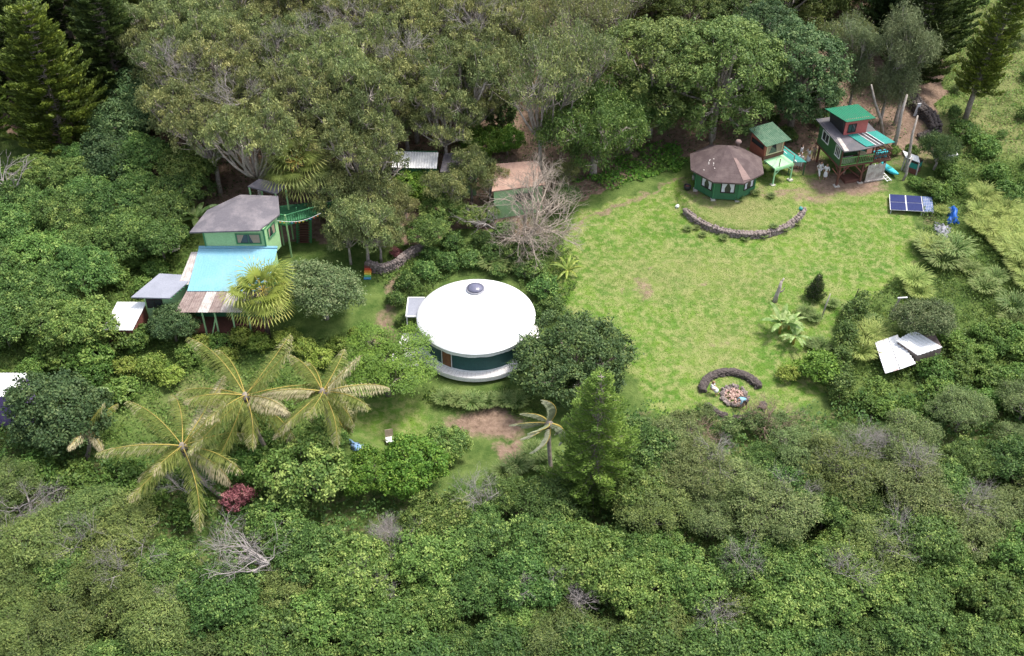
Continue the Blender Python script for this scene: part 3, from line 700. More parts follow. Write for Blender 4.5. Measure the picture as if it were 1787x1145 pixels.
for i in range(9):
    p = a2.lerp(b2, rs.uniform(.2, .9)).lerp(t_, rs.uniform(.12, .5)); s_ = rs.uniform(.05, .14); m.slab([p, p+Vector((s_*2, .02, .0)), p+Vector((s_*2, s_, .03)), p+Vector((0, s_, .03))], .015)
m.build('leaf_litter', PM['pale'], cb)
m = MB(); m.lathe([(.16, 0), (.16, .25), (.27, .32), (.3, .45), (.2, .58), (.05, .62)], c=(1.0, .75, 3.9), k=14); m.build('roof_vent', PM['pink'], cb, True)
m = MB()
for k in range(8): p = oc(k, 2.9, 0); m.box(p.x-.2, p.x+.2, p.y-.2, p.y+.2, -.35, .22)
m.each('foundation_block', PM['concrete'], cb)
m = MB()
for k in range(8): p = oc(k, 2.97, 0); m.bar((p.x, p.y, .22), (p.x, p.y, 2.4), .09)
m.each('corner_board', PM['mgreen'], cb)
bpy.context.view_layer.update()
for k, sh_ in ((7, .05), (0, .1), (6, .1), (1, 0)):
    a, b = oc(k, 2.955, 1.5)+c8, oc(k+1, 2.955, 1.5)+c8
    window(cb, a.lerp(b, .5+sh_), (b-a), 1.15, .95, PM['frame'], 0, PM['curtain'], .08)

# ---- lookout hut on posts beside the cabin
lk_o = P(1352, 294, 3.75)
lk = root_at('lookout_hut', (lk_o.x, lk_o.y, float(G(lk_o.x, lk_o.y))), 'small brick red lookout hut with sage roof and mint green deck on posts', 'hut', R(27))
zg = 3.75-lk.location.z
m = MB(); m.box(0, 2.25, -.05, 1.7, zg-.12, zg); m.build('deck', PM['mint'], lk)
m = MB(); m.bar((0, -.05, zg-.2), (2.25, -.05, zg-.2), .06, .2); m.bar((0, 1.6, zg-.2), (2.25, 1.6, zg-.2), .06, .2)
m.each('deck_beam', PM['mint'], lk)
for x_, y_ in ((.1, .0), (2.15, .0), (.1, 3.6), (2.15, 3.6)):
    m = MB(); m.bar((x_, y_, -.1), (x_, y_, zg-.12), .11); m.each('post', PM['mint'], lk)
    m = MB(); m.box(x_-.22, x_+.22, y_-.22, y_+.22, -.3, .06); m.build('foot', PM['concrete'], lk)
m = MB()
for x_, d in ((.1, .7), (2.15, -.7)): m.bar((x_, -.0, zg-.8), (x_+d, -.0, zg-.18), .07)
m.each('brace', PM['mint'], lk)
m = MB(); m.box(-.05, 2.25, 1.72, 3.9, zg-.1, zg+1.62)
m.hexa([(-.05, 1.72, zg+1.62), (2.25, 1.72, zg+1.62), (2.25, 3.9, zg+1.62), (-.05, 3.9, zg+1.62)], [(-.05, 1.72, zg+1.72), (2.25, 1.72, zg+1.72), (2.25, 3.9, zg+2.05), (-.05, 3.9, zg+2.05)]); m.build('wall', PM['brick'], lk)
m = MB(); m.box(-.1, 2.3, 1.66, 1.72, zg, zg+.4); m.build('front_panel', PM['brownwood'], lk)
m = MB(); m.corr((-.35, 1.25, zg+1.76), (2.6, 1.25, zg+1.76), (2.55, 4.2, zg+2.2), (-.3, 4.2, zg+2.2), .2, .02, .04); m.build('roof', PM['sage'], lk)
bpy.context.view_layer.update(); mw = lk.matrix_world
window(lk, mw@Vector((1.1, 1.70, zg+1.0)), mw.to_3x3()@Vector((1, 0, 0)), 1.75, .95, PM['yellowp'], 0, PM['tan'], .08)
window(lk, mw@Vector((-.06, 2.8, zg+1.25)), mw.to_3x3()@Vector((0, -1, 0)), 1.7, .35, PM['frame'], 0, None, .05)
m = MB(); m.bar((.0, 0, zg+.9), (1.0, .9, zg+.45), .04); m.bar((.55, .05, zg), (.55, .05, zg+.85), .07); m.bar((2.2, .0, zg), (2.2, .0, zg+.8), .07); m.bar((2.2, .0, zg+.8), (2.2, 1.7, zg+.8), .07)
m.build('rail', PM['rust'], lk)
m = MB(); m.box(-2.9, -.08, 1.9, 3.6, zg-1.6, zg-.2); m.build('low_wall', PM['cabin'], lk)

# ---- teal awning
A_ = [P(1368, 254, 3.8), P(1408, 283, 3.2), P(1378, 283, 3.2), P(1360, 266, 3.8)]
aw = root_at('awning', ((A_[0].x+A_[1].x)/2, (A_[0].y+A_[1].y)/2, float(G(A_[1].x, A_[1].y))), 'teal sloping awning sheet between the lookout hut and the white clad people', 'awning')
m = MB(); m.slab([A_[3], A_[2], A_[1], A_[0]], .04); par(m.build('sheet', PM['teal']), aw)
m = MB(); m.bar(A_[0].lerp(A_[3], .6)+Vector((0, 0, .03)), A_[1].lerp(A_[2], .6)+Vector((0, 0, .03)), .08); par(m.build('batten', PM['wframe']), aw)
m = MB(); q = A_[1]; m.bar((q.x-.1, q.y+.1, float(G(q.x, q.y))-.1), (q.x-.1, q.y+.1, q.z-.05), .1); q = A_[2]; m.bar((q.x+.1, q.y+.1, float(G(q.x, q.y))-.1), (q.x+.1, q.y+.1, q.z-.05), .1); m.each('post', PM['dgreen'], aw, world=True)

# ---- tree house on stilts
o_ = P(1465, 291, 3.9); zt = float(G(o_.x, o_.y))
th = root_at('stilt_house', (o_.x, o_.y, zt), 'dark green cabin on stilts with coral red tower room and slatted porch', 'house', R(15))
f = 3.9-zt; h = 2.05
m = MB(); m.box(0, 3.7, 1.6, 4.6, f, f+h-.02); m.box(0, .06, .05, 1.6, f, f+h-.06); m.build('wall', PM['dgreen'], th)
m = MB(); m.box(-.05, 5.4, -.03, 4.7, f-.16, f-.002); m.build('floor', PM['brownwood'], th)
m = MB(); m.slab([(-.35, -.75, f+h+.02), (1.3, -.8, f+h+.03), (3.9, -.5, f+h+.02), (4.3, 1.5, f+h+.14), (4.1, 4.9, f+h+.42), (-.4, 4.9, f+h+.4)], .08); m.build('main_roof', PM['feltd'], th)
def rz_(y): return f+h+.045+(y+.7)*.070
m = MB(); m.slab([(-.2, -.2, rz_(-.2)), (1.9, 1.2, rz_(1.2)), (1.7, 3.8, rz_(3.8)), (-.25, 4.2, rz_(4.2))], .03); m.build('roof_patch', PM['felt'], th)
m = MB(); m.slab([(-.3, -.7, rz_(-.7)+.03), (.15, -.7, rz_(-.7)+.03), (.35, 1.5, rz_(1.5)+.03), (.0, 1.5, rz_(1.5)+.03)], .03); m.build('pale_board', PM['pale'], th)
m = MB()
for x0, x1 in ((1.35, 2.25), (3.25, 4.35)): m.corr((x0+.65, -.55, rz_(-.55)+.06), (x1+.65, -.5, rz_(-.5)+.06), (x1-.1, 1.62, rz_(1.6)+.06), (x0-.1, 1.62, rz_(1.6)+.06), .2, .015, .03)
m.each('green_sheet', PM['teal'], th)
m = MB()
for x0 in (2.35, 2.8, 3.2): m.bar((x0+.65, -.52, rz_(-.5)+.06), (x0-.1, 1.6, rz_(1.6)+.06), .05, .04)
m.each('roof_batten', PM['wframe'], th)
# tower
ty, tx = 1.75, .85; z2 = f+h+.1; z3 = z2+1.75
m = MB(); m.box(tx, tx+2.35, ty, ty+.08, z2, z3); m.build('tower_front', PM['coral'], th)
m = MB(); m.hexa([(tx-.0, ty+.09, z2), (tx+2.3, ty+.09, z2), (tx+2.2, ty+2.5, z2), (tx-.1, ty+2.5, z2)], [(tx-.25, ty+.09, z3-.02), (tx+2.35, ty+.09, z3-.02), (tx+2.2, ty+2.5, z3-.12), (tx-.35, ty+2.5, z3-.12)]); m.build('tower_wall', PM['black'], th)
m = MB(); m.corr((tx-.25, ty-.45, z3+.03), (tx+2.75, ty-.45, z3+.03), (tx+2.6, ty+2.6, z3-.1), (tx-.85, ty+2.6, z3-.1), .2, .02, .05); m.build('tower_roof', PM['greenroof'], th)
bpy.context.view_layer.update(); mw = th.matrix_world; rt = mw.to_3x3()
window(th, mw@Vector((tx+.75, ty-.005, z2+.75)), rt@Vector((1, 0, 0)), .75, .8, PM['frame'], 1, None, .05)
window(th, mw@Vector((-.005, 3.2, f+1.35)), rt@Vector((0, -1, 0)), 1.15, .85, PM['wframe'], 1, None, .08)
window(th, mw@Vector((-.005, .75, f+1.2)), rt@Vector((0, -1, 0)), .8, .95, PM['wframe'], 2, None, .08)
m = MB(); m.box(2.7, 3.4, 1.55, 1.6, f, f+1.7); m.build('door', PM['teal'], th)
m = MB()
for x_ in (0, 1.75, 3.5): m.bar((x_+.03, 0, f), (x_+.03, 0, f+h-.05 if x_ else f+h-.1), .1)
m.bar((4.2, 1.4, f), (4.2, 1.4, f+h), .1)
m.each('porch_post', PM['brownwood'], th)
m = MB()
m.bar((0, 0, f+.85), (3.5, 0, f+.85), .09)
m.bar((0, 0, f+.1), (3.5, 0, f+.1), .07)
for x_ in np.arange(.12, 3.45, .19): m.bar((x_, 0, f+.1), (x_, 0, f+.85), .1, .03)
m.build('railing', PM['rail'], th)
m = MB()
rr = [(3.55, 0), (5.35, .1), (5.35, 3.4)]
for a, b in zip(rr[:-1], rr[1:]):
    for z_ in (.08, .55, 1.05): m.bar((*a, f+z_), (*b, f+z_), .08)
    L_ = math.dist(a, b); k_ = int(L_/.2)
    for i in range(k_+1): t = i/k_; p = (a[0]+(b[0]-a[0])*t, a[1]+(b[1]-a[1])*t); m.bar((*p, f+.05), (*p, f+1.05), .05)
m.bar((3.55, 0, f+1.05), (3.55, 0, f+1.75), .1); m.bar((3.55, 0, f+1.75), (5.35, .1, f+1.05), .07)
m.build('dark_railing', PM['brownwood'], th)
for x_, y_ in ((.25, .2), (.25, 4.3), (2.6, 4.3), (5.0, 4.3), (5.1, .4), (2.7, .2)):
    m = MB(); m.bar((x_, y_, -.4), (x_, y_, f-.16), .17); m.build('stilt', PM['brownwood'], th)
    m = MB(); m.box(x_-.25, x_+.25, y_-.25, y_+.25, -.4, .1); m.build('footing', PM['concrete'], th)
m = MB()
for x_, s_ in ((.25, 1), (2.7, 1), (2.7, -1), (5.1, -1)): m.bar((x_, .2, f-1.2), (x_+s_*.95, .2, f-.18), .11)
m.bar((.25, .2, f-1.2), (-.6, .2, f-.2), .09); m.bar((.25, .2, f-.9), (.25, 1.6, f-.18), .1); m.bar((.3, 4.3, f-.3), (2.6, .3, .6), .08)
m.each('brace', PM['redbrown'], th)
m = MB()
for i in range(7): m.box(3.1+i*.27, 3.1+i*.27+.25, -.05, .0, .25, 1.95+.1*math.sin(i*2.1))
m.box(3.05, 5.05, -.12, .02, .12, .25)
m.build('boarded_screen', PM['pale'], th)
m = MB(); m.box(1.2, 2.9, .3, 1.4, .0, .35); m.build('store_bench', PM['brownwood'], th)

def prop(name, label, cat, loc, rz=0): return root_at(name, loc, label, cat, rz)
# table and drums on the porch
q = th.matrix_world@Vector((2.5, .6, f)); tb = prop('porch_table', 'small round cream table on the stilt house porch', 'table', q)
m = MB(); m.lathe([(.42, .70), (.44, .74), (.40, .76)], k=20); m.build('table_top', PM['yellowp'], tb)
m = MB(); m.lathe([(.2, .0), (.05, .06), (.05, .7)], k=10); m.build('table_leg', PM['brownwood'], tb)
q = th.matrix_world@Vector((.9, .5, f)); pl_ = prop('planter_box', 'long planter box behind the green porch railing', 'planter', q, R(15))
m = MB(); m.box(-.7, .7, -.18, .18, .0, .5); m.box(-.75, .75, -.22, -.18, .45, .55); m.box(-.75, .75, .18, .22, .45, .55); m.build('box', PM['pale'], pl_)
q = th.matrix_world@Vector((4.5, .55, f)); bt = prop('float_stack', 'stack of bright blue plastic tubs behind the dark porch railing', 'tubs', q, R(15))
for i in range(3):
    m = MB(); m.lathe([(.2, .0), (.26, .6), (.28, .65), (.22, .66)], c=(-.5+i*.5, 0, 0), k=12); m.build('tub', PM['turq'], bt)

# ladder
q = at(1538, 305); ld = prop('ladder', 'white wooden ladder lying on the grass beside the stilt house', 'ladder', q, R(20))
m = MB()
for x_ in (-.22, .22): m.bar((x_, -1.3, .07), (x_, 1.5, .30), .06)
m.build('rail', PM['wframe'], ld); m = MB()
for i in range(8): m.bar((-.22, -1.2+i*.35, .09+i*.029), (.22, -1.2+i*.35, .09+i*.029), .05)
m.each('rung', PM['wframe'], ld)
# kayak
def kayak(px, py, rz, s, label):
    q = at(px, py); k_ = prop('kayak', label, 'kayak', q+Vector((0, 0, .05)), rz); k_.scale = (s,)*3
    m = MB(); n_ = 11; rings = []
    for i in range(n_):
        t = i/(n_-1); y_ = -1.5+3*t; w_ = .42*math.sin(math.pi*min(max(t, .03), .97))**.6; zz = .12*(2*t-1)**2*1.6
        rings.append([(w_*math.cos(a), y_, zz+.3+(.22 if math.sin(a) > 0 else .3)*math.sin(a)*(w_/.42+.1)) for a in np.linspace(0, 2*math.pi, 12, endpoint=False)])
    n0 = len(m.v)
    for r_ in rings: m.v += r_
    for i in range(n_-1):
        for j in range(12):
            m.f.append((n0+i*12+j, n0+i*12+(j+1) % 12, n0+(i+1)*12+(j+1) % 12, n0+(i+1)*12+j)); m.m.append(0)
    m.build('hull', PM['turq'], k_, True)
    m = MB(); m.lathe([(.24, 0), (.27, .05), (.2, .06)], c=(0, 0, .49), k=14); m.build('cockpit_rim', PM['teal'], k_)
kayak(1551, 300, R(24), .85, 'bright turquoise kayak lying on the grass near the stilt house')
# small hut, white roof and teal band
w4 = [P(1575, 262.6, 3.4), P(1603, 273, 3.4), P(1605.5, 284, 3.1), P(1581, 275, 3.1)]
cx = sum(p.x for p in w4)/4; cy = sum(p.y for p in w4)/4; gz = float(G(cx, cy))
wh = prop('storage_hut', 'little storage hut with tilted white roof, teal band and dark red base', 'hut', (cx, cy, gz))
m = MB(); m.corr(w4[3], w4[2], w4[1], w4[0], .2, .012, .05); par(m.build('roof', PM['white']), wh)
a, b = w4[3].copy(), w4[2].copy(); d = (b-a); d.z = 0; d.normalize(); back = Vector((-d.y, d.x, 0))*1.0
def wb(z0, z1, mt, nm, e=0.):
    m = MB(); q0 = a+d*.1; q1 = b-d*.1; nn = Vector((d.y, -d.x, 0))*e
    m.hexa([(q0+nn).to_2d().to_3d()+Vector((0, 0, z0)), (q1+nn).to_2d().to_3d()+Vector((0, 0, z0)), (q1+back).to_2d().to_3d()+Vector((0, 0, z0)), (q0+back).to_2d().to_3d()+Vector((0, 0, z0))],
           [(q0+nn).to_2d().to_3d()+Vector((0, 0, z1)), (q1+nn).to_2d().to_3d()+Vector((0, 0, z1)), (q1+back).to_2d().to_3d()+Vector((0, 0, z1)), (q0+back).to_2d().to_3d()+Vector((0, 0, z1))])
    return par(m.build(nm, mt), wh)
wb(gz-.2, gz+.55, PM['redbrown'], 'base'); wb(gz+.55, gz+1.1, PM['teal'], 'teal_band', .02); wb(gz+1.1, w4[3].z-.08, PM['frame'], 'front_shade_block')  # top block is solid; its near-black colour stands in for shade inside the front
m = MB()
q = a-d*.2; m.bar((q.x, q.y-.2, gz), (q.x+.15, q.y, 3.0), .1); q = b-d*.1; m.bar((q.x, q.y-.1, gz), (q.x, q.y-.1, 3.0), .1); m.each('post', PM['pale'], wh, world=True)

# ---- broken tin-roofed shed in the vines
za, zb2 = 1.1, 1.5
bs_o = at(1580, 640)
bs = prop('collapsed_shed', 'collapsed shed of white roofing sheets sunk in green vines', 'shed', bs_o)
m = MB(); m.corr(P(1527, 597.5, za), P(1545, 652, za-.35), P(1570, 645, za-.3), P(1550, 589.5, za+.05), .25, .03, .03); par(m.build('rusty_sheet', paint('rust_streaked_white', (.62, .62, .66), (.33, .15, .10), .9, 1.1, .6, lo=.55, hi=.68)), bs)
m = MB(); m.corr(P(1550.5, 589.5, za+.06), P(1571, 644, za-.29), P(1598, 634, za-.2), P(1566, 584, za+.12), .35, .05, .03); par(m.build('left_sheet', PM['white']), bs)
m = MB(); m.corr(P(1602, 620, zb2-.25), P(1645, 606, zb2-.1), P(1596, 576, zb2+.2), P(1564, 594, zb2), .35, .045, .04); par(m.build('right_sheet', PM['white']), bs)
m = MB(); a, b = P(1602, 620, zb2-.3), P(1644, 606, zb2-.16); m.hexa([(a.x, a.y, 0), (b.x, b.y, 0), (b.x-.1, b.y+1.8, 0), (a.x-1.2, a.y+1.5, 0)], [a, b, (b.x-.1, b.y+1.8, b.z), (a.x-1.2, a.y+1.5, a.z)]); par(m.build('wall', PM['rust']), bs)

# ---- half hidden buildings among the tall trees
zz = 4.6
hb = prop('forest_house', 'long white roofed house mostly hidden under the tall grey-green trees', 'house', at(735, 315))
m = MB(); m.corr(P(683, 292, zz), P(762, 294, zz), P(765, 266, zz+.4), P(686, 264, zz+.4), .25, .02, .05); par(m.build('roof', PM['white']), hb)
a, b = P(686, 291, zz), P(760, 293, zz); m = MB(); m.box(a.x, b.x, a.y+.2, a.y+3, 1.2, zz-.08); par(m.build('wall', PM['mgreen']), hb)
m = MB(); m.slab([P(768, 300, 4.4), P(835, 300, 4.4), P(832, 262, 4.9), P(775, 268, 4.9)], .1); par(m.build('side_roof', PM['felt']), hb)
a, b = P(772, 298, 4.3), P(830, 298, 4.3); m = MB(); m.box(a.x, b.x, a.y+.2, a.y+2.4, 1.2, 4.28); par(m.build('side_wall', PM['lgreen']), hb)
hc = prop('tan_roof_house', 'light green cottage with pinkish tan roof behind the bare dead tree', 'cottage', at(905, 372))
zz = 4.3; r4 = [P(858, 334, zz), P(952, 322, zz), P(938, 280, zz+.7), P(866, 286, zz+.7)]
m = MB(); m.slab(r4, .1); par(m.build('roof', PM['pink'] if False else paint('tan_roof', (.40, .26, .20), (.30, .19, .15), .8, 1.2, .9)), hc)
cc = (r4[0]+r4[2])/2
ring = [(p.x+(cc.x-p.x)*.09, p.y+(cc.y-p.y)*.09) for p in r4]
m = MB(); m.hexa([(x_, y_, .6) for x_, y_ in ring], [(x_, y_, p.z-.14) for (x_, y_), p in zip(ring, r4)]); par(m.build('wall', PM['lgreen']), hc)
a, b = Vector((*ring[0], 3.2)), Vector((*ring[1], 3.2)); window(hc, a.lerp(b, .62)+Vector((0, -.01, 0)), b-a, 1.6, .8, PM['mgreen'], 1, None, .08)

# ---- solar panels
def panel(c4, mt, nx_, ny_, label, h0=.35):
    c4 = [Vector(p) for p in c4]; cc = sum(c4, Vector())/4
    r_ = prop('solar_panel', label, 'solar panel', (cc.x, cc.y, float(G(cc.x, cc.y)))); tag(r_, group='solar panels on the lawn edge')
    m = MB(); m.slab(c4, .04); par(m.build('frame', PM['alu']), r_)
    m = MB()
    for i in range(nx_):
        for j in range(ny_):
            e = .012 if nx_ > 2 else .02; e2 = .012
            def q(u, v): return c4[0].lerp(c4[1], u).lerp(c4[3].lerp(c4[2], u), v)+Vector((0, 0, .02))
            m.poly([q((i+e*nx_)/nx_, (j+e2*ny_)/ny_), q((i+1-e*nx_)/nx_, (j+e2*ny_)/ny_), q((i+1-e*nx_)/nx_, (j+1-e2*ny_)/ny_), q((i+e*nx_)/nx_, (j+1-e2*ny_)/ny_)])
    par(m.build('cells', mt), r_)
    m = MB()
    for p in c4:
        q = p.lerp(cc, .08); m.bar((q.x, q.y, float(G(q.x, q.y))-.1), (q.x, q.y, p.z-.05), .05)
    m.each('leg', PM['alu'], r_, world=True)
zs1, zs0 = 1.75, 1.62
mA, mB_, mC, mD = P(1552.5, 352.5, (zs1+zs0)/2), P(1610, 355.5, (zs1+zs0)/2), P(1553.5, 366, zs0), P(1612, 369, zs0)
panel([mA+Vector((0, .03, .0)), mB_+Vector((0, .03, .0)), P(1608, 342.6, zs1), P(1552, 339, zs1)], PM['solar'], 2, 1, 'dark blue solar panel, upper of the two long ones')
panel([mC, mD, mB_, mA], PM['solar'], 2, 1, 'dark blue solar panel, lower of the two long ones')
panel([P(1613, 369.3, zs0), P(1629.5, 370, zs0), P(1626.5, 344, zs1), P(1609.3, 342.8, zs1)], PM['solarl'], 6, 10, 'paler gridded solar panel at the right end of the row')

# ---- tarps
def tarp(name, pix, mt, label, h=.5, seed=1, n_=14, corr_=0):
    rr_ = np.random.default_rng(seed); c = [at(*p) for p in pix]; cc = sum(c, Vector())/4; m = MB(); g = []
    for i in range(n_+1):
        for j in range(n_+1):
            u, v_ = i/n_, j/n_; p = c[0].lerp(c[1], u).lerp(c[3].lerp(c[2], u), v_)
            z_ = float(G(p.x, p.y))+.06+h*(math.sin(math.pi*u)*math.sin(math.pi*v_))**.6*(.7+.3*math.sin(u*7+v_*5+seed))+.07*math.sin(u*23+seed+v_*4)+corr_*math.sin(v_*40)
            g.append((p.x+.08*math.sin(v_*19), p.y+.08*math.sin(u*17), z_))
    m.v = g
    for i in range(n_):
        for j in range(n_): q = i*(n_+1)+j; m.f.append((q, q+n_+1, q+n_+2, q+1)); m.m.append(0)
    o = m.build(name, mt, None, True); sd_ = o.modifiers.new('t', 'SOLIDIFY'); sd_.thickness = .01
    return tag(o, label, 'tarp')
tarp('tarp', [(1652, 393), (1673, 391), (1668, 363), (1655, 365)], PM['bluetarp'], 'crumpled bright blue tarp at the edge of the cane grass', .9, 2)
tarp('tarp', [(1626, 404), (1648, 424), (1660, 398), (1632, 388)], PM['greytarp'], 'wrinkled grey plastic tarp on the ground below the blue one', .35, 5, 20, .04)
tarp('tarp', [(44, 640), (70, 655), (76, 640), (56, 630)], PM['bluetarp'], 'blue tarp sheet behind the white roofed building at the left edge', .5, 7)
tarp('tarp', [(36, 660), (52, 668), (56, 644), (44, 640)], PM['cloth'], 'heap of white sheeting beside the white roofed building', .6, 9)
tarp('tarp', [(612, 785), (634, 800), (641, 782), (610, 768)], paint('pale_blue_tarp', (.30, .42, .55), (.10, .25, .50), .8, 3), 'pale blue tarp at the foot of the young palm', .5, 4)
# sheet debris: tin sheets above the green house, white frames in the right-hand bushes
q = at(300, 438); o = prop('roofing_scrap', 'small scrap pile of striped tin sheets in the weeds', 'scrap', q)
m = MB(); m.corr((-.8, -.4, .35), (.1, -.5, .3), (.2, .4, .5), (-.7, .5, .6), .2, .03, .03); m.build('sheet', PM['rust'], o)
m = MB(); m.corr((.15, -.6, .25), (.8, -.3, .4), (.7, .5, .5), (.25, .3, .45), .2, .03, .03); m.build('sheet', PM['pale'], o)
for px_1, py_1, rz1, lb in ((1656, 270, .5, 'white open box frame caught in the bushes, right one of two'), (1638, 262, -.3, 'white folded sheet lying in the bushes, left one of two')):
    q = at(px_1, py_1, 1.2); o = prop('white_crate', lb, 'crate', q+Vector((0, 0, 1.3)), rz1); o.rotation_euler = (.5, .2, rz1)
    sz = .75 if px_1 > 1650 else .5
    m = MB(); m.box(-sz, sz, -.4, -.3, -.3, .3); m.box(-sz, sz, .3, .4, -.3, .3); m.box(-sz, -sz+.1, -.3, .3, -.3, .3); m.box(sz-.1, sz, -.3, .3, -.3, .3); m.box(-.05, .05, -.3, .3, -.25, .3); m.box(-sz, 0, -.3, .3, -.32, -.28); m.build('box', PM['white'], o)
    m = MB(); m.bar((-sz, -.35, .33), (sz, .35, .33), .06); m.build('strap', PM['wframe'], o)
# pot, chair, striped post, stump, poles
q = at(1199, 331); o = prop('black_pot', 'round black pot on the dirt left of the cabin', 'pot', q)
m = MB(); m.lathe([(.22, 0), (.34, .2), (.36, .42), (.3, .5), (.27, .48), (.25, .3)], k=16); m.build('pot', PM['black'], o, True)
m = MB(); m.lathe([(.24, .36), (.02, .38)], k=12); m.build('soil', PM['redbrown'], o)
q = at(681, 774); o = prop('garden_chair', 'white seated chair standing at the lawn edge above the hedge', 'chair', q, R(12))
m = MB(); m.box(-.3, .3, -.3, .25, .42, .48); m.build('seat', PM['white'], o)
m = MB(); m.hexa([(-.3, .25, .45), (.3, .25, .45), (.3, .3, .45), (-.3, .3, .45)], [(-.3, .4, 1.1), (.3, .4, 1.1), (.3, .45, 1.1), (-.3, .45, 1.1)]); m.build('backrest', PM['tan'], o)
for x_ in (-.27, .27):
    for y_ in (-.26, .26): m = MB(); m.bar((x_, y_, 0), (x_, y_, .42), .05); m.each('leg', PM['tan'], o)
q = at(642, 482); o = prop('striped_steps', 'rainbow striped block of steps by the dark stone wall', 'steps', q)
for i in range(5):
    m = MB(); m.box(-.3, .3, -.5+.2*i, -.3+.2*i, 0, .1+.1*i); m.build('step', PM['rb'][4-i], o)
m = MB(); m.box(-.32, .32, .5, .8, 0, .65); m.build('top_block', PM['redbrown'], o)
q = at(1352, 526); o = prop('tree_stump', 'broken pale stump with side stub left of the small dark tree', 'stump', q)
m = MB(); m.tube([(0, 0, -.2), (.05, 0, .6), (.22, .1, 1.4), (.3, .2, 2.0)], [.25, .18, .15, .1], 8); m.tube([(.12, .05, .9), (.5, 0, 1.1), (.6, 0, 1.45)], [.09, .06, .03], 6); m.tube([(.3, .2, 1.9), (.5, .3, 2.25)], [.09, .05], 6); m.build('trunk', M['bark_pale'], o, True)
q = at(1433, 557); o = prop('garden_pole', 'thin pale leaning pole beside the small dark tree', 'pole', q)
m = MB(); m.tube([(0, 0, -.2), (.12, .05, 1.3), (.3, .1, 2.6)], [.07, .055, .045], 8); m.build('pole', M['bark_pale'], o, True)
q = at(1557, 546); o = prop('cross_post', 'leaning grey post with a short white crossbar at the lawn edge', 'post', q)
m = MB(); m.bar((0, 0, -.2), (.35, .1, 1.5), .14); m.build('post', M['bark_pale'], o); m = MB(); m.bar((.15, .1, 1.5), (.95, .1, 1.56), .1); m.build('crossbar', PM['white'], o)
q = at(1493, 520); o = prop('fence_stake', 'short dark stake standing in the grass above the hedge row', 'stake', q)
m = MB(); m.tube([(0, 0, -.2), (.03, 0, .5), (.08, 0, 1.0)], [.06, .055, .04], 6); m.build('stake', M['bark_dark'], o)
for px_1, py_1, lb in ((1182, 362, 'small white marker stone at the left end of the terrace wall'), (1397, 366, 'small teal tap stub at the right end of the terrace')):
    q = at(px_1, py_1); rr_ = np.random.default_rng(px_1); v_, f_ = icorock(rr_, .22, .9); m = MB()
    m.v = [tuple(p+np.array([0, 0, .12])) for p in v_]; m.f = list(f_); m.m = [0]*20; o = m.build('marker_stone', PM['white'] if px_1 < 1200 else PM['teal']); o.location = q; tag(o, lb, 'stone')
q = at(1583, 232); o = prop('grey_headstone', 'upright pale grey slab in the clearing behind the storage hut', 'slab', at(1597, 202))
m = MB(); m.hexa([(-.2, -.08, -.1), (.2, -.08, -.1), (.2, .08, -.1), (-.2, .08, -.1)], [(-.05, -.06, 1.4), (.3, -.06, 1.45), (.3, .06, 1.45), (-.05, .06, 1.4)]); m.build('slab', PM['alu'], o)
# prayer-flag string on the pavilion
a, b = P(482, 385, 4.9), P(560, 372, 5.1); o = prop('flag_string', 'string of small coloured flags from the green house to the leaning palm trunk', 'bunting', a)
m = MB(); pts = [a.lerp(b, i/12)-Vector((0, 0, .45*math.sin(math.pi*i/12))) for i in range(13)]; m.tube(pts, .02, 4); par(m.build('string', PM['wframe']), o)
for i in range(1, 12):
    m = MB(); p = pts[i]; m.slab([p+Vector((-.09, 0, 0)), p+Vector((.09, 0, 0)), p+Vector((.07, -.03, -.16)), p+Vector((-.07, -.03, -.16))], .01); par(m.build('flag', PM['rb'][i % 5]), o)

# ---- stone walls, fire pit
def stone_wall(name, pix, hgt, thick, mt, label, cat='stone wall', seed=1, sz=.2, dens=1., pts=None, zoff=0.):
    rr_ = np.random.default_rng(seed); pts = pts or [at(*p) for p in pix]; m = MB()
    for a, b in zip(pts[:-1], pts[1:]):
        L_ = (b-a).to_2d().length; d = (b-a).normalized(); nn = Vector((-d.y, d.x, 0)); k_ = int(L_/sz*dens)+1
        rows = max(1, int(hgt/(sz*.8))); cols = max(1, int(thick/sz))
        for i in range(k_):
            for r_ in range(rows):
                for c_ in range(cols):
                    t = (i+.5+rr_.uniform(-.3, .3))/k_; p = a.lerp(b, t)+nn*((c_+.5)/cols-.5)*thick
                    z_ = float(G(p.x-0*nn.x, p.y))*0+min(float(G(p.x, p.y)), a.z*(1-t)+b.z*t)+zoff+(r_+.4)*sz*.8
                    vv, ff = icorock(rr_, sz*rr_.uniform(.55, .85), .8); n0 = len(m.v)
                    m.v += [(p.x+q[0], p.y+q[1], z_+q[2]) for q in vv]; m.f += [tuple(n0+e for e in f_) for f_ in ff]; m.m += [0]*20
    o = m.build(name, mt); return tag(o, label, cat)
ang = lambda a: Vector((TC[0]+5.95*math.sin(R(a)), TC[1]-5.95*math.cos(R(a)), 0))
tw_ = []
for a in range(-66, 74, 7):
    p = ang(a); q = ang(a); q = Vector((TC[0]+6.25*math.sin(R(a)), TC[1]-6.25*math.cos(R(a)), 0)); p.z = float(G(q.x, q.y)); tw_.append(p)
stone_wall('terrace_wall', None, .8, .6, PM['stone'], 'curved dry stone retaining wall around the grassy terrace of the cabin', seed=3, sz=.27, pts=tw_, dens=.85)
stone_wall('garden_wall', [(640, 470), (668, 478), (690, 470), (705, 458), (722, 446), (745, 440)], 1.1, .5, PM['stone'], 'grey dry stone wall beside the rainbow striped steps', seed=4, sz=.24)
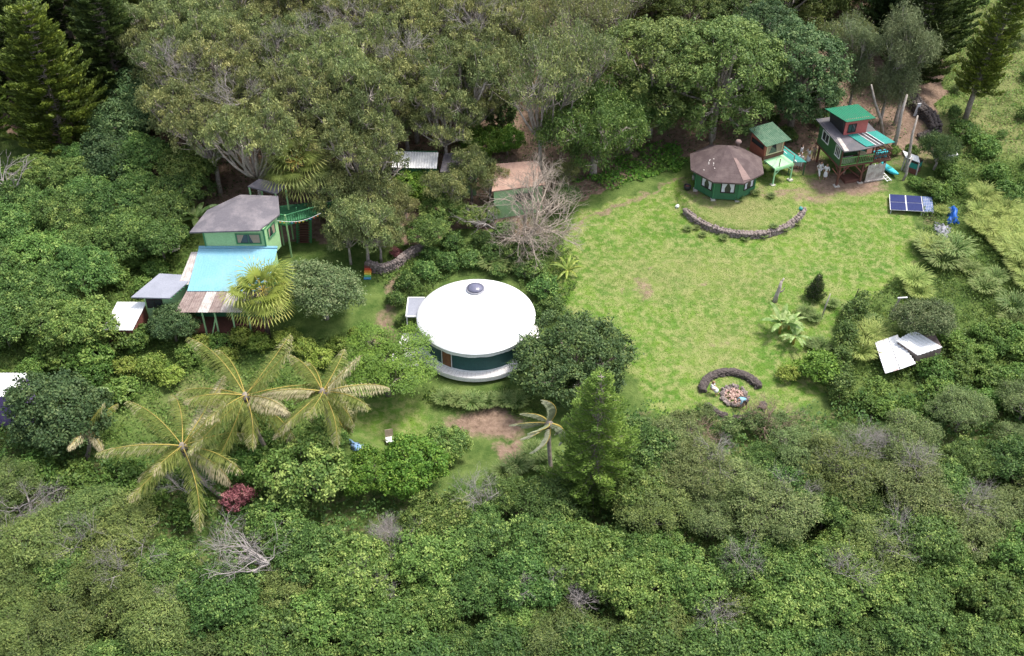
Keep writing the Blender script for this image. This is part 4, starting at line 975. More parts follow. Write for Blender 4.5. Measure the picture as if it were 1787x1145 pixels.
stone_wall('boundary_wall', [(1585, 172), (1600, 195), (1625, 215), (1632, 235)], 1.1, 1.2, PM['stoned'], 'tumbled dark lava rock wall running down from the pines at the upper right', seed=6, sz=.34)
q = stone_wall('rock_pile', [(1606, 245), (1622, 240), (1634, 232)], .6, 1.3, PM['stoned'], 'heap of dark lava rocks below the end of the boundary wall', 'rock pile', seed=7, sz=.32)
fc_ = at(1278, 690)
def arc(a0, a1, r, hgt, thick, label, seed, mt, zo=0.):
    """smooth sodded bench ring segment studded with stones"""
    rr_ = np.random.default_rng(seed); m = MB(); k_ = max(6, int(abs(a1-a0)/6)); prev = None
    for i in range(k_+1):
        a = R(a0+(a1-a0)*i/k_); d = Vector((math.sin(a), -math.cos(a), 0)); c = fc_+d*r; z_ = float(G(c.x, c.y)); w_ = thick/2*(1 if 0 < i < k_ else .8)
        j_ = lambda: rr_.normal()*.035
        ring = [(c+d*(-w_+j_()))+Vector((0, 0, z_-c.z-.15)), (c+d*(-w_*.85+j_()))+Vector((0, 0, z_-c.z+hgt*.8+j_())), (c+d*(-w_*.4))+Vector((0, 0, z_-c.z+hgt+j_())), (c+d*(w_*.4))+Vector((0, 0, z_-c.z+hgt+j_())), (c+d*(w_*.85+j_()))+Vector((0, 0, z_-c.z+hgt*.8+j_())), (c+d*(w_+j_()))+Vector((0, 0, z_-c.z-.15))]
        if prev:
            n0 = len(m.v); m.v += [tuple(p) for p in prev]+[tuple(p) for p in ring]
            for e in range(5): m.f.append((n0+e, n0+e+1, n0+7+e, n0+6+e)); m.m.append(0)
        else: m.poly(ring)
        prev = ring
    m.poly(prev[::-1])
    for i in range(int(abs(a1-a0)*r*.9)):
        a = R(rr_.uniform(min(a0, a1), max(a0, a1))); d = Vector((math.sin(a), -math.cos(a), 0)); off = rr_.uniform(-.5, .5)*thick; c = fc_+d*(r+off); z_ = float(G(c.x, c.y))+hgt*(1-.9*(abs(off)/(thick*.5))**3)
        vv, ff = icorock(rr_, rr_.uniform(.07, .15), .7); n0 = len(m.v); m.v += [(c.x+q[0], c.y+q[1], z_+q[2]*.6) for q in vv]; m.f += [tuple(n0+e for e in f_) for f_ in ff]; m.m += [0]*20
    return tag(m.build('stone_bench', mt), label, 'bench')
arc(-95, -252, 2.35, .42, .62, 'long curved dark stone bench around the back of the fire pit', 1, PM['stoned'])
arc(-62, -18, 2.45, .38, .5, 'short curved stone bench at the lower left of the fire pit', 2, PM['stoned'])
arc(-8, 16, 2.5, .35, .5, 'small curved stone bench piece at the bottom of the fire pit ring', 3, PM['stoned'])
arc(52, 68, 2.5, .3, .5, 'low rock stub of the bench ring right of the fire pit', 4, PM['stoned'])
fp = prop('fire_pit', 'round fire pit of dark stones filled with pinkish ash and rubble', 'fire pit', at(1281, 693))
rr_ = np.random.default_rng(8); m = MB()
for i in range(110):
    a = rr_.uniform(0, 6.28); r_ = rr_.uniform(.78, 1.12); vv, ff = icorock(rr_, rr_.uniform(.09, .17), .8); n0 = len(m.v)
    m.v += [(r_*math.cos(a)+q[0], r_*math.sin(a)+q[1], .12+rr_.uniform(-.05, .12)+q[2]+.08*r_*math.sin(a)) for q in vv]; m.f += [tuple(n0+e for e in f_) for f_ in ff]; m.m += [0]*20
m.build('stone_ring', PM['stone'], fp)
m = MB()
for i in range(150):
    a = rr_.uniform(0, 6.28); r_ = .8*math.sqrt(rr_.random()); vv, ff = icorock(rr_, rr_.uniform(.05, .11), .7); n0 = len(m.v)
    m.v += [(r_*math.cos(a)+q[0], r_*math.sin(a)+q[1], .1+.14*rr_.random()+q[2]+.08*r_*math.sin(a)) for q in vv]; m.f += [tuple(n0+e for e in f_) for f_ in ff]; m.m += [0]*20
m.build('ash_rubble', PM['ash'], fp)

# ================================================================== PEOPLE
def skinmesh(name, pts, edges, rad, mat, parent, rootv=0, lvl=1):
    me = bpy.data.meshes.new(name); me.from_pydata(pts, edges, []); o = link(name, me, parent); me.materials.append(mat)
    md = o.modifiers.new('skin', 'SKIN'); md.use_smooth_shade = True
    sv = me.skin_vertices[0].data
    for i, r_ in enumerate(rad): sv[i].radius = (r_, r_)
    seen = set(); adj = {i: [] for i in range(len(pts))}
    for a, b in edges: adj[a].append(b); adj[b].append(a)
    order = [rootv]+list(range(len(pts)))
    for s0_ in order:
        if s0_ in seen: continue
        sv[s0_].use_root = True; st = [s0_]
        while st:
            k = st.pop()
            if k in seen: continue
            seen.add(k); st += adj[k]
    sb_ = o.modifiers.new('sub', 'SUBSURF'); sb_.levels = lvl; sb_.render_levels = lvl; return o
POSES = {
    'stand': dict(pel=(0, 0, .92), chest=(0, .0, 1.27), neck=(0, -.01, 1.45), head=(0, -.02, 1.60), hip=.1, knee=((-.1, -.03, .5), (.1, .02, .5)), ank=((-.11, 0, .08), (.12, .05, .08)), elb=((-.27, .03, 1.12), (.27, .03, 1.12)), wri=((-.26, -.12, .88), (.26, -.12, .88))),
    'walk': dict(pel=(0, 0, .90), chest=(0, -.03, 1.25), neck=(0, -.06, 1.43), head=(0, -.08, 1.58), hip=.1, knee=((-.1, -.2, .52), (.1, .1, .5)), ank=((-.11, -.3, .1), (.11, .32, .12)), elb=((-.26, .12, 1.1), (.26, -.05, 1.1)), wri=((-.27, .05, .87), (.25, -.26, .95))),
    'reach': dict(pel=(0, 0, .92), chest=(0, -.03, 1.26), neck=(0, -.05, 1.44), head=(0, -.07, 1.59), hip=.1, knee=((-.1, -.03, .5), (.1, .02, .5)), ank=((-.11, 0, .08), (.12, .05, .08)), elb=((-.28, -.1, 1.2), (.28, -.12, 1.2)), wri=((-.22, -.38, 1.22), (.22, -.4, 1.2))),
    'bend': dict(pel=(0, 0, .86), chest=(0, -.33, 1.05), neck=(0, -.50, 1.08), head=(0, -.63, 1.03), hip=.1, knee=((-.12, -.06, .48), (.12, .0, .48)), ank=((-.15, .05, .08), (.15, .14, .08)), elb=((-.24, -.55, .85), (.24, -.52, .85)), wri=((-.16, -.75, .65), (.18, -.72, .62))),
    'sit': dict(pel=(0, 0, .56), chest=(0, -.06, .90), neck=(0, -.10, 1.07), head=(0, -.14, 1.21), hip=.1, knee=((-.14, -.42, .55), (.14, -.42, .55)), ank=((-.14, -.46, .1), (.14, -.5, .1)), elb=((-.27, -.12, .78), (.27, -.12, .78)), wri=((-.14, -.36, .68), (.14, -.36, .66))),
}
def person(px, py, pose, rz, top, bottom, hairm, label, dress=False, h=1.0, gz=None, longhair=True):
    J = POSES[pose]; q = at(px, py)
    if gz: q = q+Vector((0, 0, gz))
    r_ = root_at('person', q, label, 'person', rz); r_.scale = (h,)*3
    V = Vector; pel, ch, nk, hd = V(J['pel']), V(J['chest']), V(J['neck']), V(J['head'])
    pts = [pel, pel.lerp(ch, .5), ch, nk, hd, hd+(hd-nk).normalized()*.09]; rad = [.14, .125, .15, .055, .095, .08]; ed = [(0, 1), (1, 2), (2, 3), (3, 4), (4, 5)]
    for i, s_ in ((0, -1), (1, 1)):
        hp = pel+V((s_*.1, 0, -.04)); k = V(J['knee'][i]); a = V(J['ank'][i]); n0 = len(pts)
        pts += [hp, k, a, a+V((0, -.16, -.045))]; rad += [.095, .06, .038, .035]; ed += [(0, n0), (n0, n0+1), (n0+1, n0+2), (n0+2, n0+3)]
        sh_ = ch+(nk-ch)*.7+V((s_*.18, 0, 0)); e = V(J['elb'][i]); w_ = V(J['wri'][i]); n0 = len(pts)
        pd = (w_-e).normalized(); pts += [sh_, e, w_, w_+pd*.06]; rad += [.058, .042, .027, .034]; ed += [(2, n0), (n0, n0+1), (n0+1, n0+2), (n0+2, n0+3)]
        sd_ = V((s_, 0, 0)).cross(pd).normalized(); hand = w_+pd*.06
        for fi, (of, ln) in enumerate(((-.028, .065), (-.010, .078), (.010, .072), (.026, .055))):
            n1 = len(pts); b0 = hand+sd_*of; pts += [b0, b0+pd*ln*.55, b0+pd*ln*.9-V((s_*.02, 0, 0))]; rad += [.009, .008, .007]; ed += [(n1, n1+1), (n1+1, n1+2)]
        n1 = len(pts); b0 = w_+pd*.03-sd_*.025; pts += [b0, b0-sd_*.03+pd*.03, b0-sd_*.035+pd*.055]; rad += [.010, .009, .008]; ed += [(n1, n1+1), (n1+1, n1+2)]
    skinmesh('body', pts, ed, rad, PM['skin'], r_)
    # face: nose, eyes, mouth, ears on one small part
    hdn = (hd-nk).normalized(); fw = V((0, -1, 0)) if pose != 'bend' else V((0, -.5, -.85)).normalized()
    m = MB(); c = hd+hdn*.03
    m.lathe([(.012, -.02), (.014, 0), (.006, .02)], c=c+fw*.1, k=6)
    for s_ in (-1, 1): m.lathe([(.006, -.01), (.013, 0), (.006, .01)], c=c+fw*.088+V((s_*.033, 0, .02)), k=6); m.lathe([(.01, -.03), (.02, 0), (.008, .03)], c=c+V((s_*.095, 0, 0)), k=6)
    m.box(c.x-.025, c.x+.025, c.y+fw.y*.09-.005, c.y+fw.y*.09+.005, c.z-.05, c.z-.04)
    m.build('face', PM['hairl'], r_)
    # hair
    hp = [hd+hdn*.1+V((0, .02, 0)), hd+V((0, .05, .01)), hd-hdn*.06-fw*.06]; hr = [.092, .10, .07]
    if longhair: hp.append(nk-fw*.1-(nk-ch)*.4); hr.append(.06)
    skinmesh('hair', [tuple(p) for p in hp], [(i, i+1) for i in range(len(hp)-1)], hr, hairm, r_)
    # top
    tp = [pel.lerp(ch, -.05), pel.lerp(ch, .5), ch, ch.lerp(nk, .6)]; tr = [.165, .145, .17, .10]; te = [(0, 1), (1, 2), (2, 3)]
    for i, s_ in ((0, -1), (1, 1)):
        n0 = len(tp); e = V(J['elb'][i]); sh_ = ch+(nk-ch)*.7+V((s_*.18, 0, 0)); tp += [sh_, sh_.lerp(e, .9), e.lerp(V(J['wri'][i]), .35)]; tr += [.078, .062, .055]; te += [(2, n0), (n0, n0+1), (n0+1, n0+2)]
    skinmesh('shirt', [tuple(p) for p in tp], te, tr, top, r_)
    if dress:
        mid_ = (V(J['ank'][0])+V(J['ank'][1]))/2; kn = (V(J['knee'][0])+V(J['knee'][1]))/2
        skinmesh('skirt', [tuple(pel+V((0, 0, .08))), tuple(pel.lerp(kn, .5)), tuple(kn), tuple(kn.lerp(mid_, .6))], [(0, 1), (1, 2), (2, 3)], [.16, .20, .22, .25], bottom, r_)
    else:
        tp = [pel]; tr = [.16]; te = []
        for i, s_ in ((0, -1), (1, 1)):
            n0 = len(tp); k = V(J['knee'][i]); tp += [pel+V((s_*.1, 0, -.05)), k, k.lerp(V(J['ank'][i]), .7 if bottom is not PM['navy'] else .05)]; tr += [.115, .085, .07]; te += [(0, n0), (n0, n0+1), (n0+1, n0+2)]
        skinmesh('trousers', [tuple(p) for p in tp], te, tr, bottom, r_)
    return r_
W_, T_ = PM['cloth'], PM['tan']
person(1428, 309, 'walk', R(20), W_, W_, PM['hair'], 'person in white walking, left one of the pair near the stilt house posts', h=1.05)
person(1439, 313, 'stand', R(-30), W_, PM['cloth'], PM['hairl'], 'person in white dress, right one of the pair near the stilt house posts', dress=True)
person(1396, 279, 'stand', R(60), W_, W_, PM['hair'], 'person in white standing behind the tip of the teal awning', dress=True)
person(1409, 286, 'reach', R(-80), W_, W_, PM['hairl'], 'person in long white dress holding an arm out right of the awning tip', dress=True, h=1.1)
person(1419, 279, 'reach', R(-60), T_, T_, PM['hair'], 'person in tan clothes in the shade behind the group in white')
person(1389, 293, 'stand', R(10), W_, W_, PM['hair'], 'person in white half hidden below the teal awning, left one', h=.98)
person(1395, 294, 'stand', R(-20), W_, W_, PM['hairl'], 'person in white half hidden below the teal awning, right one', h=.98)
person(1472, 306, 'stand', R(40), W_, T_, PM['hair'], 'person in a pale top in the shade between the stilt house posts')
person(1240, 686, 'sit', R(60), W_, W_, PM['hairl'], 'person in a long white dress sitting on the curved bench by the fire pit', dress=True, gz=.0)
person(1299, 712, 'bend', R(-70), PM['sky'], PM['navy'], PM['hair'], 'person in light blue shirt and dark shorts bending over the fire pit', longhair=False, h=1.02)

# ================================================================== PLANTS
PROTO = {}
def proto(kind, var):
    """one tree/shrub of a kind, built at the origin: Empty > trunk, crown"""
    rng = np.random.default_rng(abs(hash_(kind))*7+var*101+3); r = bpy.data.objects.new('x', None); COL.objects.link(r)
    A = dict(mat='broad', bark='bark_grey', R=2.8, hc=3.2, n=10, rl=1.05, ncl=560, clr=.30, nlf=28, L=.195, W=.10, nb=70, base=.13, fork=1.2, kw={}, name=('trunk', 'crown'), zmin=-.3, vis=1., sq=.75)
    A.update(KINDS[kind])
    lobes = A['lobes'](rng) if 'lobes' in A else lobes_dome(rng, A['R'], A['hc'], A['n'], A['rl'], A['sq'], A.get('zs', .5))
    C, D = clumps(rng, lobes, A['ncl'], A['zmin'])
    limbs(rng, lobes, C, A['base'], A['fork'], A['nb'], M[A['bark']], r, vis=A['vis'], name='trunk')
    foliage('crown', rng, C, D, A['clr'], A['nlf'], A['L'], A['W'], M[A['mat']], r, **A['kw'])
    r['hc'] = A['hc']; r['nm'] = A.get('tname', 'tree'); return r
def hash_(s): return sum(ord(c)*(i+1) for i, c in enumerate(s))
GUMKW = dict(droop=.75, flat=.9, cw=.7)
def lob_iron(rng):
    return [(rng.normal()*.9, rng.normal()*.9, z, 1.0*rng.uniform(.6, 1.2), 1.2) for z in np.linspace(3.2, 10.5, 9)]
def lob_big(rng, R_=4.6, hc=7., n=13, rl=1.9):
    out = []
    for i in range(n):
        a = i*2.4+rng.uniform(-.3, .3); q = (R_-rl)*math.sqrt((i+.5)/n); out.append((q*math.cos(a), q*math.sin(a), hc+1.8*(1-(q/(R_-rl))**2)+rng.uniform(-.9, .5), rl*rng.uniform(.75, 1.2), rl*rng.uniform(.7, 1.05)))
    for i in range(6):
        a = i*1.05+rng.uniform(-.2, .2); out.append(((R_-rl*.8)*math.cos(a), (R_-rl*.8)*math.sin(a), hc-2.0+rng.uniform(-.4, .4), rl*.75, rl*.75))
    for i in range(7):
        a = i*.9+rng.uniform(-.2, .2); out.append(((R_-rl)*.95*math.cos(a), (R_-rl)*.95*math.sin(a), hc-3.9+rng.uniform(-.5, .5), rl*.7, rl*.8))
    return out
KINDS = {
    'koa': dict(mat='broad', kw=dict(tip=.10), hc=3.0),
    'koalight': dict(mat='broad_lt', kw=dict(tip=.14), hc=3.0, L=.205, W=.11),
    'feather': dict(mat='feather', R=2.8, n=11, rl=1.05, ncl=330, clr=.45, nlf=46, L=.19, W=.065, nb=90, hc=2.9, kw=dict(up=.9, flat=.5, jit=.5)),
    'olive': dict(mat='olive', bark='bark_pale', R=2.8, n=11, rl=1.0, ncl=330, clr=.42, nlf=42, L=.18, W=.065, nb=150, hc=2.9, vis=1.08, kw=dict(up=.7, flat=.6)),
    'gum': dict(mat='gum', bark='bark_pale', R=4.2, hc=8.0, n=18, rl=1.0, sq=1.25, zs=1.15, ncl=280, clr=.40, nlf=56, L=.30, W=.085, nb=260, base=.24, fork=4.0, zmin=-.4, kw=GUMKW, vis=1.05),
    'gumsmall': dict(mat='gum', bark='bark_pale', R=3.0, hc=5., n=11, rl=.95, sq=1.05, zs=.8, ncl=220, clr=.44, nlf=52, L=.28, W=.085, nb=170, base=.16, fork=2.4, kw=GUMKW, vis=1.05),
    'gumgrey': dict(mat='gum', bark='bark_pale', R=4., hc=9., n=10, rl=1.3, sq=1.1, ncl=200, clr=.6, nlf=45, L=.28, W=.07, nb=260, base=.2, fork=3.0, kw=GUMKW, vis=1.15),
    'gumdark': dict(mat='broad', bark='bark_pale', R=4.6, hc=5., n=18, rl=1.5, sq=1.15, zs=.85, ncl=520, clr=.5, nlf=50, L=.28, W=.09, nb=160, base=.3, fork=2.2, kw=dict(droop=.6, flat=.85), vis=1.08),
    'mango': dict(mat='teal', lobes=lob_big, hc=7, ncl=900, clr=.42, nlf=34, L=.30, W=.13, nb=60, base=.3, fork=3.2, kw=dict(up=.5, jit=.55)),
    'mangolight': dict(mat='feather', bark='bark_pale', lobes=lambda r: lob_big(r, 5.2, 7.0, 16, 1.7), hc=7., ncl=950, clr=.42, nlf=34, L=.28, W=.11, nb=70, base=.26, fork=4., kw=dict(up=.5, jit=.6)),
    'yurtdark': dict(mat='dark', R=4.6, hc=3.3, n=18, rl=1.4, sq=.9, ncl=900, clr=.34, nlf=32, L=.24, W=.12, nb=80, base=.3, fork=1.2, zmin=-.5, kw=dict(up=.4)),
    'brightfeather': dict(mat='lime', R=3.8, hc=3.6, n=12, rl=1.3, sq=.55, ncl=330, clr=.6, nlf=60, L=.2, W=.08, nb=90, base=.2, fork=2.0, kw=dict(up=1., flat=.4, jit=.4)),
    'greyround': dict(mat='greygreen', bark='bark_pale', R=3.3, hc=3.4, n=12, rl=1.3, ncl=400, clr=.45, nlf=50, L=.22, W=.10, nb=120, base=.2, fork=1.4, kw=dict(up=.5), vis=1.04),
    'densedark': dict(mat='teal', R=3.4, hc=3.2, n=12, rl=1.4, ncl=440, clr=.42, nlf=48, L=.26, W=.13, nb=40, base=.2, kw=dict(up=.4)),
    'densegreen': dict(mat='bright', R=2.2, hc=2.1, n=9, rl=1.05, ncl=300, clr=.32, nlf=42, L=.19, W=.11, nb=30, base=.12, fork=.8, kw=dict(up=.4), zmin=-.6),
    'lightgreen': dict(mat='broad_lt', R=2.4, hc=2.4, n=9, rl=1.1, ncl=280, clr=.36, nlf=40, L=.2, W=.12, nb=60, base=.12, fork=.9, kw=dict(up=.4, tip=.3), zmin=-.5),
    'bush': dict(mat='broad', R=1.1, hc=.85, n=5, rl=.6, ncl=90, clr=.26, nlf=30, L=.17, W=.10, nb=16, base=.05, fork=.3, tname='shrub', zmin=-.5),
    'bushlight': dict(mat='yellow', R=1.1, hc=.85, n=5, rl=.6, ncl=90, clr=.26, nlf=28, L=.18, W=.10, nb=16, base=.05, fork=.3, tname='shrub', zmin=-.5),
    'bushvine': dict(mat='weed', R=1.3, hc=.8, n=6, rl=.7, ncl=110, clr=.28, nlf=32, L=.19, W=.12, nb=12, base=.05, fork=.3, tname='shrub', zmin=-.5),
    'bushgrey': dict(mat='olive', bark='bark_pale', R=1.2, hc=1.0, n=6, rl=.6, ncl=100, clr=.28, nlf=32, L=.16, W=.07, nb=40, base=.05, fork=.3, tname='shrub', zmin=-.5),
    'bushlime': dict(mat='lime', R=1.1, hc=.85, n=7, rl=.55, ncl=120, clr=.24, nlf=30, L=.15, W=.10, nb=16, base=.05, fork=.3, tname='shrub', zmin=-.5),
    'redbush': dict(mat='red', R=1.2, hc=1.0, n=7, rl=.5, ncl=90, clr=.25, nlf=26, L=.24, W=.08, nb=16, base=.05, fork=.3, tname='shrub', zmin=-.5),
    'ironwood': dict(mat='iron', bark='bark_pale', lobes=lob_iron, hc=6.8, ncl=190, clr=.6, nlf=60, L=.42, W=.05, nb=110, base=.17, fork=3.6, kw=dict(droop=.35, flat=1.3)),
    'hangingbush': dict(mat='dark', bark='bark_pale', R=1.9, hc=2.3, n=8, rl=.8, sq=1.2, ncl=190, clr=.5, nlf=70, L=.26, W=.05, nb=40, base=.14, fork=1., kw=dict(droop=.8)),
}
NV = {'koa': 4, 'koalight': 3, 'feather': 3, 'olive': 3, 'gum': 3, 'gumsmall': 2, 'bush': 2, 'bushvine': 3, 'bushlight': 2, 'ironwood': 2, 'gumgrey': 2, 'lightgreen': 2, 'mangolight': 2}
prng = random.Random(11)
def put(kind, x, y, s, label, cat='tree', group=None, name=None, var=None, rz=None, sz=None, tilt=None):
    v_ = prng.randrange(NV.get(kind, 1)) if var is None else var
    key = (kind, v_)
    if key not in PROTO: o = PROTO[key] = proto(kind, v_)
    else: o = copy_tree(PROTO[key])
    nm = PROTO[key]['nm']
    o.name = name or nm; o.location = (x, y, float(G(x, y))); o.rotation_euler = (tilt[0] if tilt else 0, tilt[1] if tilt else 0, prng.uniform(0, 6.28) if rz is None else rz)
    s_ = s; o.scale = (s_, s_, s_*(sz or 1))
    for k in ('label', 'category', 'group'):
        if k in o: del o[k]
    return tag(o, label, cat, group)
def tree(kind, px, py, s, label, cat='tree', group=None, name=None, sz=None, **kw):
    """px, py = photo position of the crown centre"""
    p = at(px, py, KINDS[kind].get('hc', 3.2)*s*(sz or 1)); return put(kind, p.x, p.y, s, label, cat, group, name, sz=sz, **kw)
LM = [(215, 555, 'garden shed'), (290, 500, 'grey roofed side room'), (15, 675, 'purple walled shed'), (105, 715, 'dark blue-green tree'), (428, 690, 'middle coconut palm crown'), (318, 778, 'lowest coconut palm crown'), (415, 868, 'dark red shrub'), (390, 590, 'front steps of the green house'), (300, 438, 'tin scrap pile'),
      (565, 683, 'right coconut palm crown'), (565, 500, 'round grey-green tree'), (1580, 610, 'collapsed shed'), (1610, 548, 'grey-green tree by the collapsed shed'), (1465, 640, 'hedge row'), (1655, 270, 'white frames'), (1590, 352, 'solar panels'), (1690, 205, 'lone pine trunk'), (1590, 280, 'storage hut'), (1740, 400, 'cane grass stand'), (1645, 405, 'grey tarp'),
      (642, 470, 'striped steps'), (830, 500, 'round tent skylight'), (905, 310, 'tan roofed cottage'), (985, 470, 'strappy yellow plant'), (1262, 290, 'octagonal cabin'), (1340, 260, 'lookout hut'), (1480, 250, 'stilt house'), (1040, 215, 'large limbed dark tree'), (873, 170, 'vine wrapped column'), (1375, 585, 'banana clump'), (1740, 100, 'lone pine crown'), (735, 280, 'hidden white roof'), (680, 770, 'garden chair'), (860, 740, 'brown dirt patch'), (1278, 690, 'fire pit'), (1421, 505, 'small pointed tree'), (1780, 640, 'right edge below the tangle'), (1690, 500, 'weedy slope'), (1035, 700, 'young conifer tip'), (385, 965, 'fallen bare tree'), (690, 930, 'pale grey dead bush'), (1015, 1035, 'purple-grey dead bush'), (905, 890, 'brown brushwood heap'), (1787, 1145, 'bottom right corner'), (0, 1145, 'bottom left corner'), (893, 1145, 'middle of the bottom edge'), (1450, 1000, 'middle of the lower right thicket'), (1400, 780, 'upper fringe of the olive thicket'), (1035, 850, 'young conifer foot'), (100, 120, 'front pine crown'), (525, 290, 'leaning fan palm'), (455, 320, 'porch roof'), (600, 0, 'top edge centre left'), (350, 60, 'left end of the drooping woods'), (780, 100, 'right end of the drooping woods'), (560, 130, 'centre of the drooping woods'), (400, 395, 'grey upper roof'), (60, 440, 'centre of the left forest'), (345, 370, 'broad banana leaves'), (200, 280, 'grey-green tree under the pines')]
def near(a, b):
    x, y, n_ = min(LM, key=lambda q: (q[0]-a)**2+(q[1]-b)**2); dx, dy = a-x, (b-y)*1.2; d_ = 'just' if math.hypot(dx, dy) < 45 else 'further'
    return d_+' '+('left of' if dx < -abs(dy) else 'right of' if dx > abs(dy) else 'above' if dy < 0 else 'below')+' the '+n_
def darts(rng, box, s, cond, h, n=6000, avoid=()):
    pts = []; x0, x1, y0, y1 = box
    xs_, ys_ = rng.uniform(x0, x1, n), rng.uniform(y0, y1, n); px, py = proj(xs_, ys_, G(xs_, ys_)+h)
    ok = cond(px, py)
    for x, y, o_, a, b in zip(xs_, ys_, ok, px, py):
        if o_ and all((x-q[0])**2+(y-q[1])**2 > s*s for q in pts) and all((x-q[0])**2+(y-q[1])**2 > q[2]**2 for q in avoid): pts.append((x, y, a, b))
    return pts
rng = np.random.default_rng(77)
# ---- foreground thicket
LOWP = [(-120, 850), (60, 830), (200, 905), (330, 940), (450, 935), (560, 915), (640, 925), (760, 905), (850, 905), (900, 960), (960, 915), (1100, 900), (1105, 800), (1110, 750), (1180, 745), (1260, 770), (1340, 790), (1430, 765), (1530, 745), (1640, 720), (1700, 690), (1950, 650), (2000, 1330), (-120, 1330)]
# LOWP is where crown centres may stand
cnt = dict()
for x, y, a, b in darts(rng, (-44, 50, -43, 0), 2.45, lambda px, py: inpoly(px, py, LOWP), 3.0):
    nz = float(fbm(x, y, .35, 5.)); s = prng.uniform(.72, 1.05)
    if a < 480:
        if (a+b*.2+nz*160) < 330: k, lb, g = 'feather', 'olive feathery scrub tree in the thicket at the lower left', 'feathery scrub trees at the lower left'
        elif nz < .0: k, lb, g = 'feather', 'olive feathery scrub tree in the thicket at the lower left', 'feathery scrub trees at the lower left'
        else: k, lb, g = 'koa', 'leafy green scrub tree in the thicket at the lower left', 'leafy scrub trees at the lower left'
    elif a > 1100 and b < 930:
        if nz < -.05 or b < 775: k, lb, g = 'olive', 'pale olive twiggy scrub tree in the thicket right of centre below the lawn', 'olive scrub trees below the lawn'
        else: k, lb, g = 'koa', 'leafy green scrub tree in the thicket below the lawn', 'leafy scrub trees below the lawn'
    elif a > 1100:
        k = 'koalight' if nz > -.1 else 'koa'
        lb, g = ('light green leafy scrub tree in the thicket at the lower right', 'light scrub trees at the lower right') if k == 'koalight' else ('darker green leafy scrub tree in the thicket at the lower right', 'dark scrub trees at the lower right')
    else:
        k = 'koalight' if nz > .05 else 'koa'
        lb, g = ('light green leafy scrub tree in the thicket along the bottom centre', 'light scrub trees at the bottom centre') if k == 'koalight' else ('darker green leafy scrub tree in the thicket along the bottom centre', 'dark scrub trees at the bottom centre')
    if a > 480 and k.startswith('koa') and float(fbm(x, y, .8, 11.)) > .42: k, lb, g = 'feather', 'olive feathery scrub tree in the thicket', 'feathery scrub trees'
    if any((a-u)**2/(ru**2)+(b-w_)**2/(rw**2) < 1 for u, w_, ru, rw in ((385, 965, 80, 60), (690, 930, 60, 45), (1020, 1035, 30, 18), (960, 1020, 18, 40), (35, 880, 30, 45))): continue
    col_ = ('far left' if a < 160 else 'centre left' if a < 330 else 'right side') if a < 480 else ('left half' if a < 780 else 'right half') if a <= 1100 else ('left third' if a < 1330 else 'middle third' if a < 1560 else 'right third')
    row_ = 'bottom edge' if b > 1060 else 'lower rows' if b > 960 else 'middle rows' if b > 860 else 'upper fringe'
    lb = lb.split(' in the thicket')[0]+', '+near(a, b); g = g.split(' at the')[0]+' '+near(a, b)
    put(k, x, y, s*(1.0 if b > 800 else .85), lb, 'tree', g, 'scrub_tree')
# ---- forest left of the green house
LEFTP = [(-120, 330), (0, 300), (60, 290), (150, 245), (250, 250), (340, 285), (400, 300), (330, 330), (300, 370), (310, 410), (250, 425), (200, 450), (130, 480), (140, 520), (150, 560), (60, 590), (-120, 600)]
for x, y, a, b in darts(rng, (-56, -14, -4, 45), 3.1, lambda px, py: inpoly(px, py, LEFTP), 3.0):
    nz = float(fbm(x, y, .35, 2.))
    put('koa' if nz < .35 else 'koalight', x, y, prng.uniform(.8, 1.1), '%s leafy green tree, %s of the forest left of the green house' % ('pale' if nz >= .35 else 'dense', ('left edge' if a < 80 else 'middle' if a < 220 else 'house side')+', '+('upper part' if b < 340 else 'central part' if b < 450 else 'lower part')), 'tree', 'leafy trees left of the green house %s %s' % (('left' if a < 80 else 'middle' if a < 220 else 'right'), ('upper' if b < 340 else 'central' if b < 450 else 'lower')), 'forest_tree')
# ---- tall grey-green woods at the top
AV = [(-9.3, 20.5, 3.3), (-9.3, 16.0, 4.0), (.2, 17.5, 4.2), (-5.8, 19, 3.2), (-18.5, 13.5, 3.4)]
GUMP = [(255, 60), (270, -160), (900, -160), (880, 60), (850, 120), (800, 190), (800, 230), (690, 225), (640, 300), (560, 250), (430, 250), (400, 225), (330, 200), (280, 130)]
for x, y, a, b in darts(rng, (-40, 4, 14, 75), 3.9, lambda px, py: inpoly(px, py, GUMP), 8.0, avoid=AV):
    col_ = 'left part' if a < 450 else 'middle' if a < 650 else 'right part'; row_ = 'cut by the top edge' if b < 20 else 'below the top edge' if b < 140 else 'near the buildings'
    put('gum', x, y, prng.uniform(.8, 1.12), 'tall grey-green drooping tree '+near(a, b), 'tree', 'drooping trees '+near(a, b), 'woodland_tree')
TOPM = [(900, -160), (1700, -260), (1690, -90), (1330, -30), (1080, -20), (1060, 30), (900, 30)]
for x, y, a, b in darts(rng, (-4, 60, 30, 95), 5.2, lambda px, py: inpoly(px, py, TOPM), 8.5):
    put('gumgrey' if a < 1100 else 'mangolight', x, y, prng.uniform(.8, 1.05), 'tree of the woods cut off by the top edge right of centre', 'tree', 'trees cut by the top edge', 'woodland_tree')
